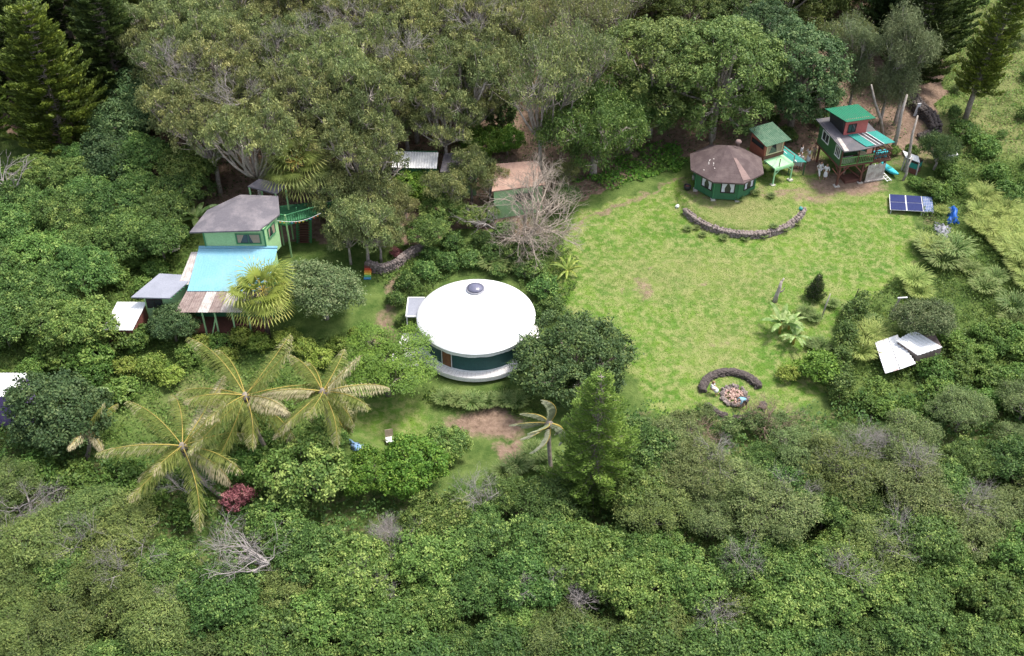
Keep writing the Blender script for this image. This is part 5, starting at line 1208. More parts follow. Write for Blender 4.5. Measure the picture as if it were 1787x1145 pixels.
for px, py, s, k, lb in (
    (640, 330, .95, 'gumsmall', 'drooping grey-green tree just left of the half hidden white roof'),
    (585, 330, .9, 'gumsmall', 'drooping grey-green tree between the fan palm and the hidden white roof'),
    (635, 385, .95, 'gumsmall', 'low drooping tree above the rainbow striped steps'),
    (690, 365, .7, 'gumsmall', 'small drooping tree below the hidden white roof'),
    (690, 338, .5, 'gumsmall', 'small drooping tree standing right in front of the hidden white roof'),
    (1100, 190, .9, 'gumdark', 'dark green tree between the large limbed one and the big dense trees'),
    (660, 400, .7, 'gumsmall', 'small drooping tree left of the grey garden wall'),
    (605, 400, .75, 'gumsmall', 'drooping tree just right of the leaning fan palm trunk'),
    (775, 195, .85, 'gum', 'drooping tree with forked trunk right above the hidden white roof'),
    (705, 170, .85, 'gum', 'drooping tree directly above the hidden white roof'),
    (835, 170, .7, 'gum', 'drooping tree left of the vine wrapped column'),
    (630, 205, .9, 'gum', 'large drooping tree with pale bent trunk above the hidden white roof'),
    (560, 170, 1.05, 'gum', 'tall spreading drooping tree above the fan palm'),
    (945, 130, 1.15, 'gumgrey', 'tall thin-leaved grey tree with many pale limbs, top centre'),
    (1010, 90, 1.15, 'gumgrey', 'thin-leaved grey tree with pale limbs right of the similar one at top centre'),
    (890, 30, .9, 'gumgrey', 'sparse grey tree cut by the top edge at top centre'),
    (1040, 215, 1.12, 'gumdark', 'large dark green spreading tree with grey limbs above the lawn path'),
    (985, 170, .6, 'gumdark', 'pale topped smaller crown left of the large dark tree above the lawn path'),
    (1145, 105, 1.15, 'mangolight', 'big dense mid green tree, left of the two above the octagonal cabin'),
    (1260, 110, 1.2, 'mangolight', 'big dense mid green tree with pale forked trunk behind the octagonal cabin'),
    (1400, 110, 1.02, 'mango', 'big dense blue-green tree behind the lookout hut'),
    (1335, 60, .85, 'mango', 'blue-green tree left of the big one behind the lookout hut'),
    (1475, 60, .8, 'gumgrey', 'olive wispy tree between the blue-green tree and the dark pines'),
    (1000, 625, 1.02, 'yurtdark', 'large round dark green tree right of the round tent'),
    (672, 632, .98, 'brightfeather', 'wide yellow-green feathery tree left in front of the round tent'),
    (562, 500, 1.0, 'greyround', 'round grey-green tree right of the green house and yellow fan palm'),
    (300, 562, .62, 'densedark', 'dark green tree in front of the grey roofed side room'),
    (105, 715, 1.05, 'densedark', 'large dark blue-green tree beside the white roofed building on the left'),
    (140, 500, .8, 'lightgreen', 'light green tree at the forest edge left of the garden shed'),
    (190, 275, .9, 'densedark', 'grey-green tree below the big pines at the upper left'),
    (240, 160, 1.1, 'densedark', 'blue-green spreading tree right of the front pine at the upper left'),
    (215, 210, 1.0, 'densedark', 'blue-green tree just below the pines at the upper left'),
    (300, 110, .9, 'greyround', 'grey-green tree between the pines and the drooping woods'),
    (525, 815, 1.25, 'lightgreen', 'light green rounded tree between the trunk of the right-hand palm and the red shrub'),
    (560, 780, .8, 'lightgreen', 'small light green tree under the rightmost of the three coconut palms'),
    (635, 825, .9, 'densegreen', 'bright green dense shrub tree just below the pale blue tarp'),
    (715, 815, 1.1, 'densegreen', 'bright glossy dense shrub tree below the garden chair'),
    (775, 775, .75, 'lightgreen', 'grey tinged light green bush right of the garden chair'),
    (480, 905, .85, 'lightgreen', 'fresh green bushy tree right of the red shrub'),
    (880, 860, .6, 'koa', 'small green tree by the patch of brown brushwood'),
    (170, 570, .6, 'lightgreen', 'bright green bush left of the garden shed'),
    (1125, 780, .95, 'koa', 'green tree right beside the young conifer'),
    (1110, 850, .9, 'koalight', 'light green tree below right of the young conifer'),
    (960, 870, .8, 'koa', 'dark tree at the foot of the young conifer on its left'),
    (1612, 552, .74, 'greyround', 'grey-green round tree above the collapsed shed'),
    (1640, 262, .95, 'hangingbush', 'dark hanging-leaved small tree left of the white frames'),
    (1560, 115, .95, 'ironwood', 'wispy ironwood tree, left of the two behind the stilt house'),
    (1590, 105, 1.05, 'ironwood', 'wispy ironwood tree, right of the two behind the stilt house'),
    (1500, 105, .85, 'ironwood', 'thin wispy tree with bare trunk left behind the tower room'),
    (985, 345, .72, 'hangingbush', 'olive shrub tree right of the tan roofed cottage'),
    (770, 355, .8, 'lightgreen', 'light green bushy tree left of the tan roofed cottage'),
    (815, 375, .6, 'lightgreen', 'small bright green tree under the fallen bare limb'),
    (745, 400, .7, 'koa', 'dark green tree above the grey garden wall'),
    (835, 250, .95, 'densegreen', 'bright green canopy of vines right of the hidden white roof'),
    (885, 245, .75, 'densegreen', 'smaller bright green mound of vines below the columnar tree'),
    (850, 372, .45, 'lightgreen', 'bush at the left foot of the light green cottage wall'),
    (985, 300, .5, 'gumsmall', 'small drooping tree behind the right end of the tan roof'),
    (725, 322, .85, 'densegreen', 'bright green bush just below the hidden white roof'),
    (775, 325, .7, 'gumsmall', 'low drooping tree in front of the hidden grey roof'),
    (822, 292, .75, 'gumsmall', 'small drooping tree right of the hidden grey roof'),
    (855, 310, .6, 'gumsmall', 'small drooping tree behind the left edge of the tan roof')):
    tree(k, px, py, s, lb)
# shrubs
def shrubs(lst, kind, label, group, jig=0):
    for i, (px, py, s) in enumerate(lst):
        l_ = label if group is None else label.split(' in the')[0].split(' on the')[0].split(' in front')[0].split(' along the')[0].split(' between the')[0]+' '+near(px, py)
        tree(kind, px, py, s, l_, 'shrub', group and l_+' group')
shrubs([(1428, 640, 1.45)], 'bushlime', 'large round yellow-green bush right of the fire pit', None)
shrubs([(1378, 650, .8)], 'bushlight', 'small yellow bush left of the large round yellow-green bush', None)
shrubs([(415, 868, .95)], 'redbush', 'dark red leaved shrub at the foot of the leaning coconut palm trunk', None)
shrubs([(690, 440, .5)], 'redbush', 'small dark red shrub behind the grey garden wall', None)
shrubs([(420, 588, 1.), (455, 597, .9), (500, 590, 1.), (535, 608, .9), (590, 600, .8), (560, 625, 1.), (350, 600, .9), (390, 622, .9), (260, 640, 1.1), (300, 655, .9), (220, 640, .9), (620, 580, .5)], 'bushlight', 'yellow-green garden shrub in front of the green house', 'yellow-green shrubs in front of the green house')
shrubs([(200, 590, 1.3), (160, 620, 1.4), (120, 620, 1.3), (215, 680, 1.), (80, 600, 1.3), (160, 655, 1.), (240, 590, 1.1), (60, 640, .9), (380, 600, .8), (330, 620, .9), (440, 740, 1.1), (480, 700, .9), (440, 810, 1.2), (470, 780, 1.), (420, 790, 1.), (230, 450, 1.), (270, 470, .9), (200, 480, 1.1), (300, 500, .9), (250, 500, .8), (310, 410, .8), (210, 830, 1.3), (130, 840, 1.3), (60, 820, 1.3), (260, 855, 1.2), (330, 890, 1.), (180, 880, 1.2)], 'bushvine', 'leafy green shrub in the garden on the left around the palms and sheds', 'leafy shrubs of the left garden')
BK = [(690, 520, .8), (710, 490, .9), (740, 470, 1.), (780, 455, 1.), (820, 450, 1.), (860, 440, 1.1), (900, 440, 1.2), (935, 470, 1.1), (950, 500, 1.1), (965, 530, .9), (940, 540, .7), (910, 470, .8), (880, 400, .9), (840, 415, .9), (790, 420, .9), (750, 440, .8), (700, 560, .5), (870, 470, .7), (925, 420, .9)]
shrubs(BK, 'bush', 'dark green shrub on the bank behind the round tent', 'shrubs on the bank behind the round tent')
VN = [(x, y, a, b) for x, y, a, b in darts(rng, (18, 56, -16, 26), 1.5, lambda px, py: inpoly(px, py, [(1510, 640), (1540, 600), (1560, 570), (1640, 545), (1670, 560), (1740, 570), (1830, 570), (1860, 690), (1640, 715), (1500, 715)]) & ~inpoly(px, py, [(1500, 570), (1600, 545), (1670, 600), (1610, 660), (1540, 690)]), .8)]
for x, y, a, b in VN: put('bushvine', x, y, prng.uniform(.6, 1.1), 'vine covered green bush '+near(a, b), 'shrub', 'vine covered bushes '+near(a, b))
VN = [(x, y, a, b) for x, y, a, b in darts(rng, (30, 60, 8, 40), 2.7, lambda px, py: inpoly(px, py, [(1650, 300), (1655, 230), (1700, 230), (1840, 300), (1860, 380), (1790, 370), (1740, 330), (1680, 320), (1640, 330)]), .8)]
for x, y, a, b in VN: put('bushvine', x, y, prng.uniform(.7, 1.15), 'leafy slope bush '+near(a, b), 'shrub', 'slope bushes '+near(a, b))
VN = [(x, y, a, b) for x, y, a, b in darts(rng, (34, 90, 18, 80), 4.2, lambda px, py: inpoly(px, py, [(1650, 180), (1670, 60), (1700, -80), (1900, -80), (1900, 260), (1740, 230)]), .8)]
for x, y, a, b in VN: put('bush' if prng.random() < .6 else 'bushgrey', x, y, prng.uniform(.5, 1.0), 'low hillside bush '+near(a, b), 'shrub', 'hillside bushes '+near(a, b))
for x, y, a, b in darts(rng, (-5, 50, 18, 60), 3.2, lambda px, py: inpoly(px, py, [(900, 160), (1130, 230), (1200, 225), (1420, 240), (1520, 140), (1560, 150), (1500, 60), (1300, -20), (900, 60)]), .8):
    put('bush', x, y, prng.uniform(.5, 1.0), 'small shaded understory bush '+near(a, b), 'shrub', 'understory bushes '+near(a, b))
shrubs([(1230, 725, .8), (1270, 745, .8), (1320, 735, .9), (1355, 740, .9), (1380, 755, .9), (1190, 735, .9)], 'bushgrey', 'grey twiggy bush along the lower edge of the lawn', 'grey twiggy bushes below the fire pit')
shrubs([(1600, 320, .6), (1625, 325, .8), (1590, 262, .6), (1560, 262, .5), (1655, 300, .9), (1640, 335, .9)], 'bushvine', 'green shrub between the storage hut and the solar panels', 'shrubs around the storage hut')

# ---- hedge row
hr = np.random.default_rng(21); hp_ = [at(1500, 535), at(1478, 580), at(1465, 640), at(1462, 712)]
r_ = root_at('hedge', hp_[2], 'long dark green vine covered hedge row running down the right side of the lawn', 'hedge')
C = []; D = []
for a, b in zip(hp_[:-1], hp_[1:]):
    k_ = int((b-a).length*26)
    for i in range(k_):
        p = a.lerp(b, hr.random()); th_ = hr.uniform(-.2, math.pi+.2); w_ = .75*(1+.25*math.sin(p.y*1.7)); hh = 1.5+.3*math.sin(p.y*2.3)
        C.append((p.x-hp_[2].x+w_*math.cos(th_), p.y-hp_[2].y+hr.normal()*.1, p.z-hp_[2].z+.2+hh*max(0, math.sin(th_))**.6)); D.append((math.cos(th_), 0, math.sin(th_)))
foliage('foliage', hr, np.array(C), np.array(D), .32, 34, .19, .11, M['broad'], r_, up=.4)
m = MB()
for i in range(12):
    p = hp_[0].lerp(hp_[3], i/11)-hp_[2]; t_ = i/11; q = (hp_[0].lerp(hp_[1], t_*3) if t_ < .333 else hp_[1].lerp(hp_[2], t_*3-1) if t_ < .667 else hp_[2].lerp(hp_[3], t_*3-2))-hp_[2]
    m.tube([q+Vector((0, 0, -.2)), q+Vector((.05, 0, .6)), q+Vector((-.1, .1, 1.3))], [.05, .04, .02], 5)
m.each('stem', M['bark_dark'], r_)

# ---- conifers
def conifer(key, H, Rb, z0, mat, ntier, seed, L=.3, W=.07, nper=7, taper=.85, dens=26, up=.5, lean=(0, 0)):
    rg = np.random.default_rng(seed); r = bpy.data.objects.new('x', None); COL.objects.link(r); m = MB()
    def axis(z): t = z/H; return Vector((lean[0]*t*t, lean[1]*t*t, z))
    m.tube([axis(z)-Vector((0, 0, .4 if z == 0 else 0)) for z in np.linspace(0, H*.97, 9)], np.linspace(H*.018, .03, 9), 8)
    Pp, T_, N_, vv = [], [], [], []
    for i in range(ntier):
        z = z0+(H-z0)*(i/ntier)**.95; f_ = 1-(z-z0)/(H-z0); r0 = Rb*(f_**taper)*rg.uniform(.85, 1.1)+.15
        n_ = max(4, int(nper*(.5+.5*f_)))
        for j in range(n_):
            a = 2*math.pi*(j+rg.uniform(-.3, .3))/n_+i*.7; ln = r0*rg.uniform(.75, 1.12); o = axis(z); d = Vector((math.cos(a), math.sin(a), 0))
            pts = [o+d*ln*t+Vector((0, 0, ln*(.10*t+up*.35*t**3))) for t in (0, .35, .7, 1)]
            m.tube(pts, [.045, .035, .02, .008], 4, cap=False)
            k = int(dens*ln); cv = rg.random()
            t = rg.uniform(.22, 1.05, k)**.8; p = np.array([o])+np.outer(t*ln, d)+np.outer(np.ones(k), (0, 0, 1))*(ln*(.1*t+up*.35*t**3))[:, None]
            w_ = (.16+.28*np.sin(np.clip(t, 0, 1)*math.pi*.8))*min(1, ln*.5+.3); sd_ = np.array([-d.y, d.x, 0]); p = p+np.outer(rg.uniform(-1, 1, k)*w_, sd_)+np.outer(rg.normal(0, .1, k), (0, 0, 1))
            Pp.append(p); tt = np.outer(np.ones(k), d)*.7+np.outer(rg.normal(0, .6, k), sd_)+np.outer(rg.uniform(.2, 1.1, k)*up*2, (0, 0, 1)); T_.append(tt); N_.append(rnd_dirs(rg, k, -.1)+np.array([0, 0, .5])); vv.append(.45*cv+.55*rg.random(k))
    m.build('trunk', M['bark_grey'], r, True)
    leaves('crown', np.concatenate(Pp), np.concatenate(T_), np.concatenate(N_), L*rg.uniform(.6, 1.3, sum(map(len, Pp))), W, np.concatenate(vv), M[mat], r); return r
def place(o, name, px, py, s, label, cat, group=None, rz=None, tilt=(0, 0), copy=False):
    if copy: o = copy_tree(o)
    q = at(px, py); o.name = name; o.location = q; o.scale = (s,)*3; o.rotation_euler = (tilt[0], tilt[1], prng.uniform(0, 6.28) if rz is None else rz)
    for k in ('label', 'category', 'group'):
        if k in o: del o[k]
    return tag(o, label, cat, group)
c1 = conifer('a', 15.5, 5.0, 1.4, 'pine', 22, 1, .42, .16, 11, .5, 85); c2 = conifer('b', 17, 4.6, 1.6, 'pine_dk', 24, 2, .42, .17, 10, .5, 80)
place(c1, 'pine_tree', 118, 262, 1.0, 'front bright olive-green pine of the group at the upper left', 'pine tree')
GL = 'tall pine of the dark green group at the upper left behind the front one'
for i, (px, py, s) in enumerate(((215, 190, .95), (30, 190, 1.0), (290, 100, 1.0), (140, 120, 1.), (-40, 250, .9), (240, 40, 1.), (60, 80, 1.), (340, 20, .95))):
    place(c1 if i in (2, 4) else c2, 'pine_tree', px, py, s, GL, 'pine tree', 'pines at the upper left', copy=(i != 0))
GR = 'dark pine of the group at the top right behind the ironwoods'
for px, py, s in ((1585, 150, .85), (1612, 110, .9), (1555, 90, .9), (1625, 45, .95), (1585, 30, .9)): place(c2, 'pine_tree', px, py, s, GR, 'pine tree', 'dark pines at the top right', copy=True)
c3 = conifer('c', 17, 2.3, 3.6, 'pine', 26, 5, .38, .13, 8, .4, 70, lean=(2.6, 0)); place(c3, 'pine_tree', 1683, 212, 1., 'lone leaning pine with bare lower trunk on the right-hand hillside', 'pine tree', rz=0)
c4 = conifer('d', 11, 2.9, .6, 'pine_yg', 26, 6, .24, .07, 9, .6, 110, .4); place(c4, 'young_conifer', 1035, 868, 1.1, 'soft green young conifer below right of the round tent', 'conifer')
c5 = conifer('e', 2.6, .75, .2, 'dark', 14, 7, .16, .05, 8, .9, 120, .8); place(c5, 'young_conifer', 1421, 522, 1., 'small dark pointed tree on the lawn beside the thin pole', 'conifer')
# vine-wrapped column
vr = np.random.default_rng(4); r = root_at('vine_column', at(873, 232), 'dark columnar trunk wrapped in orange-green vines with a pale cone tip, top centre', 'tree')
m = MB(); m.tube([(0, 0, -.3), (0, 0, 3), (0, .1, 6.2)], [.3, .24, .18], 8); m.build('trunk', M['bark_dark'], r)
z = vr.uniform(.8, 6.2, 260); a = vr.uniform(0, 6.28, 260); rr_ = 1.1*np.sin(np.clip(z/6.6, 0, 1)*2.6+.45)+.2
foliage('vine_leaves', vr, np.stack([rr_*np.cos(a), rr_*np.sin(a), z], 1), np.stack([np.cos(a), np.sin(a), z*0], 1), .35, 26, .26, .14, M['dark'], r, droop=.5)
m = MB(); m.lathe([(.1, 6.2), (.42, 6.7), (.40, 7.3), (.12, 8.0), (.02, 8.2)], k=10); m.build('flower_cone', PM['pale'], r, True)

# ---- coconut palms
def coco(H, base, nf, Lf, seed, wind=.85, dry=.28, trunk=True, up=False, mat='palm'):
    rg = np.random.default_rng(seed); r = bpy.data.objects.new('x', None); COL.objects.link(r); top = Vector((base[0], base[1], H))
    if trunk:
        m = MB(); pts = []
        for i in range(11):
            t = i/10; pts.append(Vector((base[0]*(1-(1-t)**2), base[1]*(1-(1-t)**2), H*t**1.15-.3*(i == 0))))
        m.tube(pts, [.24, .19]+[.155]*7+[.17, .2], 9); m.build('trunk', M['bark_grey'], r, True)
        m = MB(); m.tube([top+Vector((0, 0, -.5)), top+Vector((0, 0, -.1)), top+Vector((0, 0, .25))], [.2, .34, .12], 9); m.build('fibre', M['bark_grey'], r, True)
        m = MB()
        for i in range(9):
            a = i*.7; p = top+Vector((.24*math.cos(a), .24*math.sin(a), -.22-.08*(i % 2))); m.lathe([(.04, -.13), (.13, -.05), (.13, .05), (.04, .12)], c=p, k=8)
        m.each('coconut', M['bark_dark'], r, True)
    for i in range(nf):
        a = 2*math.pi*i*.381966*1.0+rg.uniform(-.2, .2); el = (.85-1.6*(i/nf)) if not up else rg.uniform(.9, 1.35); L_ = Lf*rg.uniform(.7, 1.12)
        d = Vector((math.cos(a)*math.cos(el), math.sin(a)*math.cos(el), math.sin(el))); p = top.copy(); pts = [p.copy()]; n_ = 16; ds = []
        for k in range(n_):
            t = k/n_; d = (d+Vector((-wind*.055*(.3+t), 0, -(.042 if not up else .03)*(.3+1.6*t)))).normalized(); p = p+d*(L_/n_); pts.append(p.copy()); ds.append(d.copy())
        m = MB(); m.tube(pts, np.linspace(.05, .006, len(pts)), 4, cap=False); fr = m.build('frond', M['rachis'], r, True)
        k = 250; t = np.repeat(np.linspace(.14, .99, k//2), 2); sgn = np.tile([1., -1.], k//2); idx = np.minimum((t*n_).astype(int), n_-1); fra = t*n_-idx
        PA = np.array([tuple(q) for q in pts]); DA = np.array([tuple(q) for q in ds]); p0 = PA[idx]*(1-fra)[:, None]+PA[idx+1]*fra[:, None]; dd = DA[idx]
        side = unit(np.cross(dd, np.array([0, 0, 1.])))*sgn[:, None]
        ll = .98*np.sin(np.clip(t*1.0, 0, 1)*math.pi*.83+.32)**.8*rg.uniform(.8, 1.15, len(t))*(Lf/5)
        tt = side*.75+dd*.55+np.array([-wind*.55, 0, -.62])+rg.normal(0, .13, (len(t), 3)); tt = unit(tt)
        isdry = rg.random() < dry
        v = np.clip(.18+.36*rg.random(len(t))+(.5 if isdry else 0)+.5*(t > .75)*rg.random(len(t)), 0, 1)
        # each leaflet in two segments so that it hangs
        A = p0; Bm = p0+tt*(ll*.55)[:, None]; t2 = unit(tt+np.array([-.1*wind, 0, -.55])); w_ = .046
        for seg, (s0_, tv, l2) in enumerate(((A, tt, ll*.55), (Bm, t2, ll*.5))):
            pass
        nr = unit(np.cross(tt, dd)+rg.normal(0, .3, (len(t), 3)))
        leaves('leaflets', np.concatenate([A+tt*(ll*.3)[:, None], Bm+t2*(ll*.22)[:, None]]), np.concatenate([tt, t2]), np.concatenate([nr, nr]), np.concatenate([ll*.66, ll*.5]), w_, np.concatenate([v, np.clip(v+.15, 0, 1)]), M[mat], fr)
    return r
def palm(top_px, base_px, h, nf, Lf, seed, label, **kw):
    b = at(*base_px); t = at(top_px[0], top_px[1], h); r = coco(h+float(G(t.x, t.y))-b.z, (t.x-b.x, t.y-b.y), nf, Lf, seed, **kw); r.name = 'coconut_palm'; r.location = b
    return tag(r, label, 'palm tree', 'coconut palms')
palm((428, 690), (478, 800), 6.5, 17, 5.6, 1, 'coconut palm in the middle of the three large ones, in front of the green house')
palm((318, 778), (390, 868), 5.2, 15, 5.7, 19, 'leftmost and lowest of the three large coconut palms, trunk curved')
palm((563, 683), (596, 800), 6.3, 15, 4.9, 33, 'rightmost of the three large coconut palms, beside the yellow-green tree')
palm((150, 745), (150, 800), 3.2, 7, 3.2, 14, 'coconut palm half hidden behind the dark tree at the left', dry=.5)
palm((958, 738), (964, 835), 4.4, 11, 2.6, 5, 'wind bent silvery palm left of the young conifer', wind=4., dry=.2, mat='silver')
palm((604, 762), (604, 766), .3, 7, 3.6, 6, 'young trunkless palm with upright fronds beside the pale blue tarp', trunk=False, up=True, dry=.1)

# ---- fan palms
def fanpalm(H, lean, nf, Rf, mat, seed, label, base_px, name='fan_palm'):
    rg = np.random.default_rng(seed); b = at(*base_px); r = root_at(name, b, label, 'palm tree'); top = Vector((lean[0], lean[1], H))
    m = MB(); m.tube([Vector((lean[0]*t, lean[1]*t, H*t-.3*(t == 0))) for t in (0, .3, .6, 1)], [.24, .19, .17, .2], 8); m.build('trunk', M['bark_dark'], r, True)
    m = MB()
    Pp, T_, N_, L_, W_2, vv = [], [], [], [], [], []
    for i in range(nf):
        a = i*2.399+rg.uniform(-.3, .3); el = 1.2-1.9*(i/nf)**.9+rg.uniform(-.2, .2); d = Vector((math.cos(a)*math.cos(el), math.sin(a)*math.cos(el), math.sin(el))); pl = Rf*.55*rg.uniform(.6, 1.25)
        c = top+d*pl+Vector((0, 0, -.1)); m.tube([top, top.lerp(c, .5)+Vector((0, 0, .06)), c], [.03, .025, .018], 4, cap=False)
        nrm = (Vector((0, 0, 1))-d*d.z).normalized() if abs(d.z) < .98 else Vector((1, 0, 0)); sd_ = d.cross(nrm)
        cv = rg.random()*.5+(.4 if i > nf*.8 else .05)
        for j in range(20):
            b_ = (j/19-.5)*4.0; q = (d*math.cos(b_)+sd_*math.sin(b_)).normalized(); l1 = Rf*.38*(.75+.25*math.cos(b_*.5)); q2 = (q+Vector((0, 0, -.25))).normalized(); q3 = (q+Vector((0, 0, -.7))).normalized()
            Pp += [c+q2*l1*.5, c+q2*l1+q3*l1*.3]; T_ += [q2, q3]; N_ += [nrm+q*.1, nrm+q*.5]; L_ += [l1*1.1, l1*.75]; W_2 += [.13, .08]; v0 = cv+rg.uniform(-.1, .15); vv += [v0, v0+.22]
    m.build('petiole', M['rachis'], r)
    leaves('fan_leaves', np.array([tuple(p) for p in Pp]), np.array([tuple(p) for p in T_]), np.array([tuple(p) for p in N_]), np.array(L_), np.array(W_2), np.array(vv), M[mat], r); return r
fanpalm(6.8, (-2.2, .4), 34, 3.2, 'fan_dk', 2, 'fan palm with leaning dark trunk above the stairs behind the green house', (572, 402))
fanpalm(5.0, (.3, .0), 30, 3.0, 'fan', 3, 'yellow-green fan palm overlapping the blue roof of the green house', (468, 590))

# ---- bananas and broad-leaved clumps
def banana(nl, Lb, Wb, Hs, mat, seed):
    rg = np.random.default_rng(seed); r = bpy.data.objects.new('x', None); COL.objects.link(r); m = MB(); m.tube([(0, 0, -.2), (0, 0, Hs*.6), (.03, 0, Hs)], [.13, .10, .06], 8); m.build('stem', M['rachis'], r, True)
    for i in range(nl):
        a = i*2.4+rg.uniform(-.3, .3); el = rg.uniform(.5, 1.15); d = Vector((math.cos(a)*math.cos(el), math.sin(a)*math.cos(el), math.sin(el))); p = Vector((0, 0, Hs*.92)); L_ = Lb*rg.uniform(.8, 1.15)
        n_ = 9; V_ = []; F_ = []
        for k in range(n_+1):
            t = k/n_; s_ = Vector((-math.sin(a), math.cos(a), 0)); w_ = Wb*math.sin(math.pi*min(1, .08+t*.9))**.6*.5; e = Vector((0, 0, -w_*.45)); up_ = rg.uniform(-.02, .02)
            V_ += [tuple(p-s_*w_+e), tuple(p+Vector((0, 0, up_))), tuple(p+s_*w_+e)]; d = (d+Vector((0, 0, -.17*(.4+t)))).normalized(); p = p+d*(L_/n_)
        for k in range(n_):
            q = k*3; F_ += [(q, q+1, q+4, q+3), (q+1, q+2, q+5, q+4)]
        me = bpy.data.meshes.new('leaf'); me.from_pydata(V_, [], F_); at_ = me.attributes.new('v', 'FLOAT', 'FACE'); at_.data.foreach_set('value', rg.uniform(.25, .95, len(F_)).astype(np.float32)); me.materials.append(M[mat]); link('leaf', me, r)
    return r
b1 = banana(8, 2.1, .5, 1.3, 'banana', 1); b2 = banana(9, 1.7, .32, .9, 'banana', 2)
place(b1, 'banana_plant', 346, 402, 1.2, 'banana plant with broad pale green leaves left of the grey upper roof', 'banana plant')
place(b1, 'banana_plant', 1360, 582, .95, 'larger banana plant of the clump on the right of the lawn', 'banana plant', copy=True)
place(b2, 'banana_plant', 1384, 600, 1.0, 'lower spiky banana plant of the clump on the right of the lawn', 'banana plant')
place(b2, 'banana_plant', 1376, 575, .9, 'yellowish banana plant at the back of the clump on the lawn', 'banana plant', copy=True)
b3 = banana(11, 1.5, .22, .5, 'yellow', 3); place(b3, 'banana_plant', 990, 480, 1.1, 'yellow-green strappy plant with dry stems at the left edge of the lawn', 'plant')
place(b2, 'banana_plant', 210, 700, 1.0, 'banana plant among the shrubs above the leftmost big palm', 'banana plant', copy=True)
place(b1, 'banana_plant', 190, 470, .6, 'small banana plant with yellow-green leaves at the forest edge above the garden shed', 'banana plant', copy=True)

# ---- cane grass
def cane(nb, H, mat, seed, W=.05, spread=.5, name='blades'):
    rg = np.random.default_rng(seed); r = bpy.data.objects.new('x', None); COL.objects.link(r); n_ = 4
    a = rg.uniform(0, 6.28, nb); rad = spread*np.sqrt(rg.random(nb)); base = np.stack([rad*np.cos(a), rad*np.sin(a), np.zeros(nb)], 1)
    a2 = a+rg.normal(0, .6, nb); h = H*rg.uniform(.6, 1.1, nb); d = np.stack([np.cos(a2)*.25, np.sin(a2)*.25, np.ones(nb)], 1); out = np.stack([np.cos(a2), np.sin(a2), np.zeros(nb)], 1)
    Pp, T_, N_, L_, v_ = [], [], [], [], []; p = base; v = .3+.5*rg.random(nb)
    for k in range(n_):
        d = unit(d); seg = h/n_*1.25; Pp.append(p+d*(seg/2)[:, None]); T_.append(d.copy()); N_.append(np.cross(d, np.cross(np.array([0, 0, 1.]), out))+rg.normal(0, .2, (nb, 3))); L_.append(seg*1.25); v_.append(np.clip(v+.12*k-.1, 0, 1)); p = p+d*seg[:, None]; d = d+out*.42*(.5+k*.5)+np.array([0, 0, -.34*k*.8])
    leaves(name, np.concatenate(Pp), np.concatenate(T_), np.concatenate(N_), np.concatenate(L_), W*1.6, np.concatenate(v_), M[mat], r)
    m = MB()
    m.tube([(0, 0, -.1), (.05, 0, H*.45)], [.03, .015], 4)
    m.build('stalk', M['cane'], r); return r
ca = cane(480, 2.3, 'cane', 1, spread=.9, W=.028); cd = cane(340, 1.1, 'cane_dk', 2, spread=.6, W=.028); used = set()
def canes(lst, o, label, group, cat='grass clump'):
    for px, py, s in lst: place(o, 'cane_grass_clump', px, py, s, label, cat, group, copy=(o.name in used)); used.add(o.name) if o.name not in used else None
used.clear(); first = {}
def canes(lst, key, label, group):
    o = {'a': ca, 'd': cd}[key]
    for px, py, s in lst:
        l_ = label.split(' in the')[0].split(' at the')[0].split(' between the')[0].split(' on the')[0]+' '+near(px, py); place(o, 'cane_grass_clump', px, py, s, l_, 'grass clump', l_+' group', copy=key in first); first[key] = 1
cl = []
for x, y, a, b in darts(np.random.default_rng(3), (30, 60, 0, 26), 1.25, lambda px, py: inpoly(px, py, [(1680, 350), (1700, 330), (1740, 350), (1800, 400), (1850, 440), (1850, 540), (1780, 500), (1760, 450), (1715, 425), (1690, 395)]), 1.2): cl.append((a+14, b+14, prng.uniform(.6, .9)))
canes(cl, 'a', 'tall pale yellow-green cane grass clump in the big stand at the right edge', 'cane grass at the right edge')
canes([(1625, 442, .6), (1608, 428, .5), (1642, 374, .35), (1592, 500, .7), (1600, 520, .55)], 'a', 'pale cane grass clump at the right edge of the lawn', 'cane grass along the lawn edge')
canes([(1510, 600, .7), (1530, 590, .6), (1500, 625, .65), (1535, 615, .5)], 'a', 'pale cane grass clump between the hedge row and the collapsed shed', 'cane grass beside the hedge row')
canes([(1405, 550, .7), (1420, 560, .6), (1430, 610, .8), (1415, 605, .6), (1485, 550, .8), (1500, 560, .7), (1520, 570, .8), (1450, 535, .6)], 'd', 'low arching grass clump on the right part of the lawn beside the hedge', 'grass clumps beside the hedge')
canes([(775, 702, .8), (800, 706, .8), (825, 710, .9), (850, 708, .8), (880, 706, .8), (900, 708, .9), (860, 470, 1.1), (880, 472, 1.), (930, 800, 1.), (900, 820, .9), (945, 815, .9), (880, 830, .8)], 'd', 'dark arching grass clump on the ground around the round tent', 'grass clumps around the round tent')
canes([(1200, 402, .4), (1226, 412, .35), (1262, 418, .4), (1300, 419, .35), (1332, 414, .4), (1368, 402, .45), (1390, 392, .4), (1215, 400, .3), (1350, 398, .35), (1290, 350, .4), (1318, 340, .45), (1345, 345, .4)], 'd', 'small grass tuft along the terrace wall', 'tufts')
gc_ = [(a, b, prng.uniform(.8, 1.5)) for x, y, a, b in darts(np.random.default_rng(8), (30, 60, -10, 26), 1.9, lambda px, py: inpoly(px, py, [(1610, 440), (1660, 440), (1720, 470), (1800, 560), (1850, 640), (1790, 600), (1700, 500), (1620, 470)]), .3)]
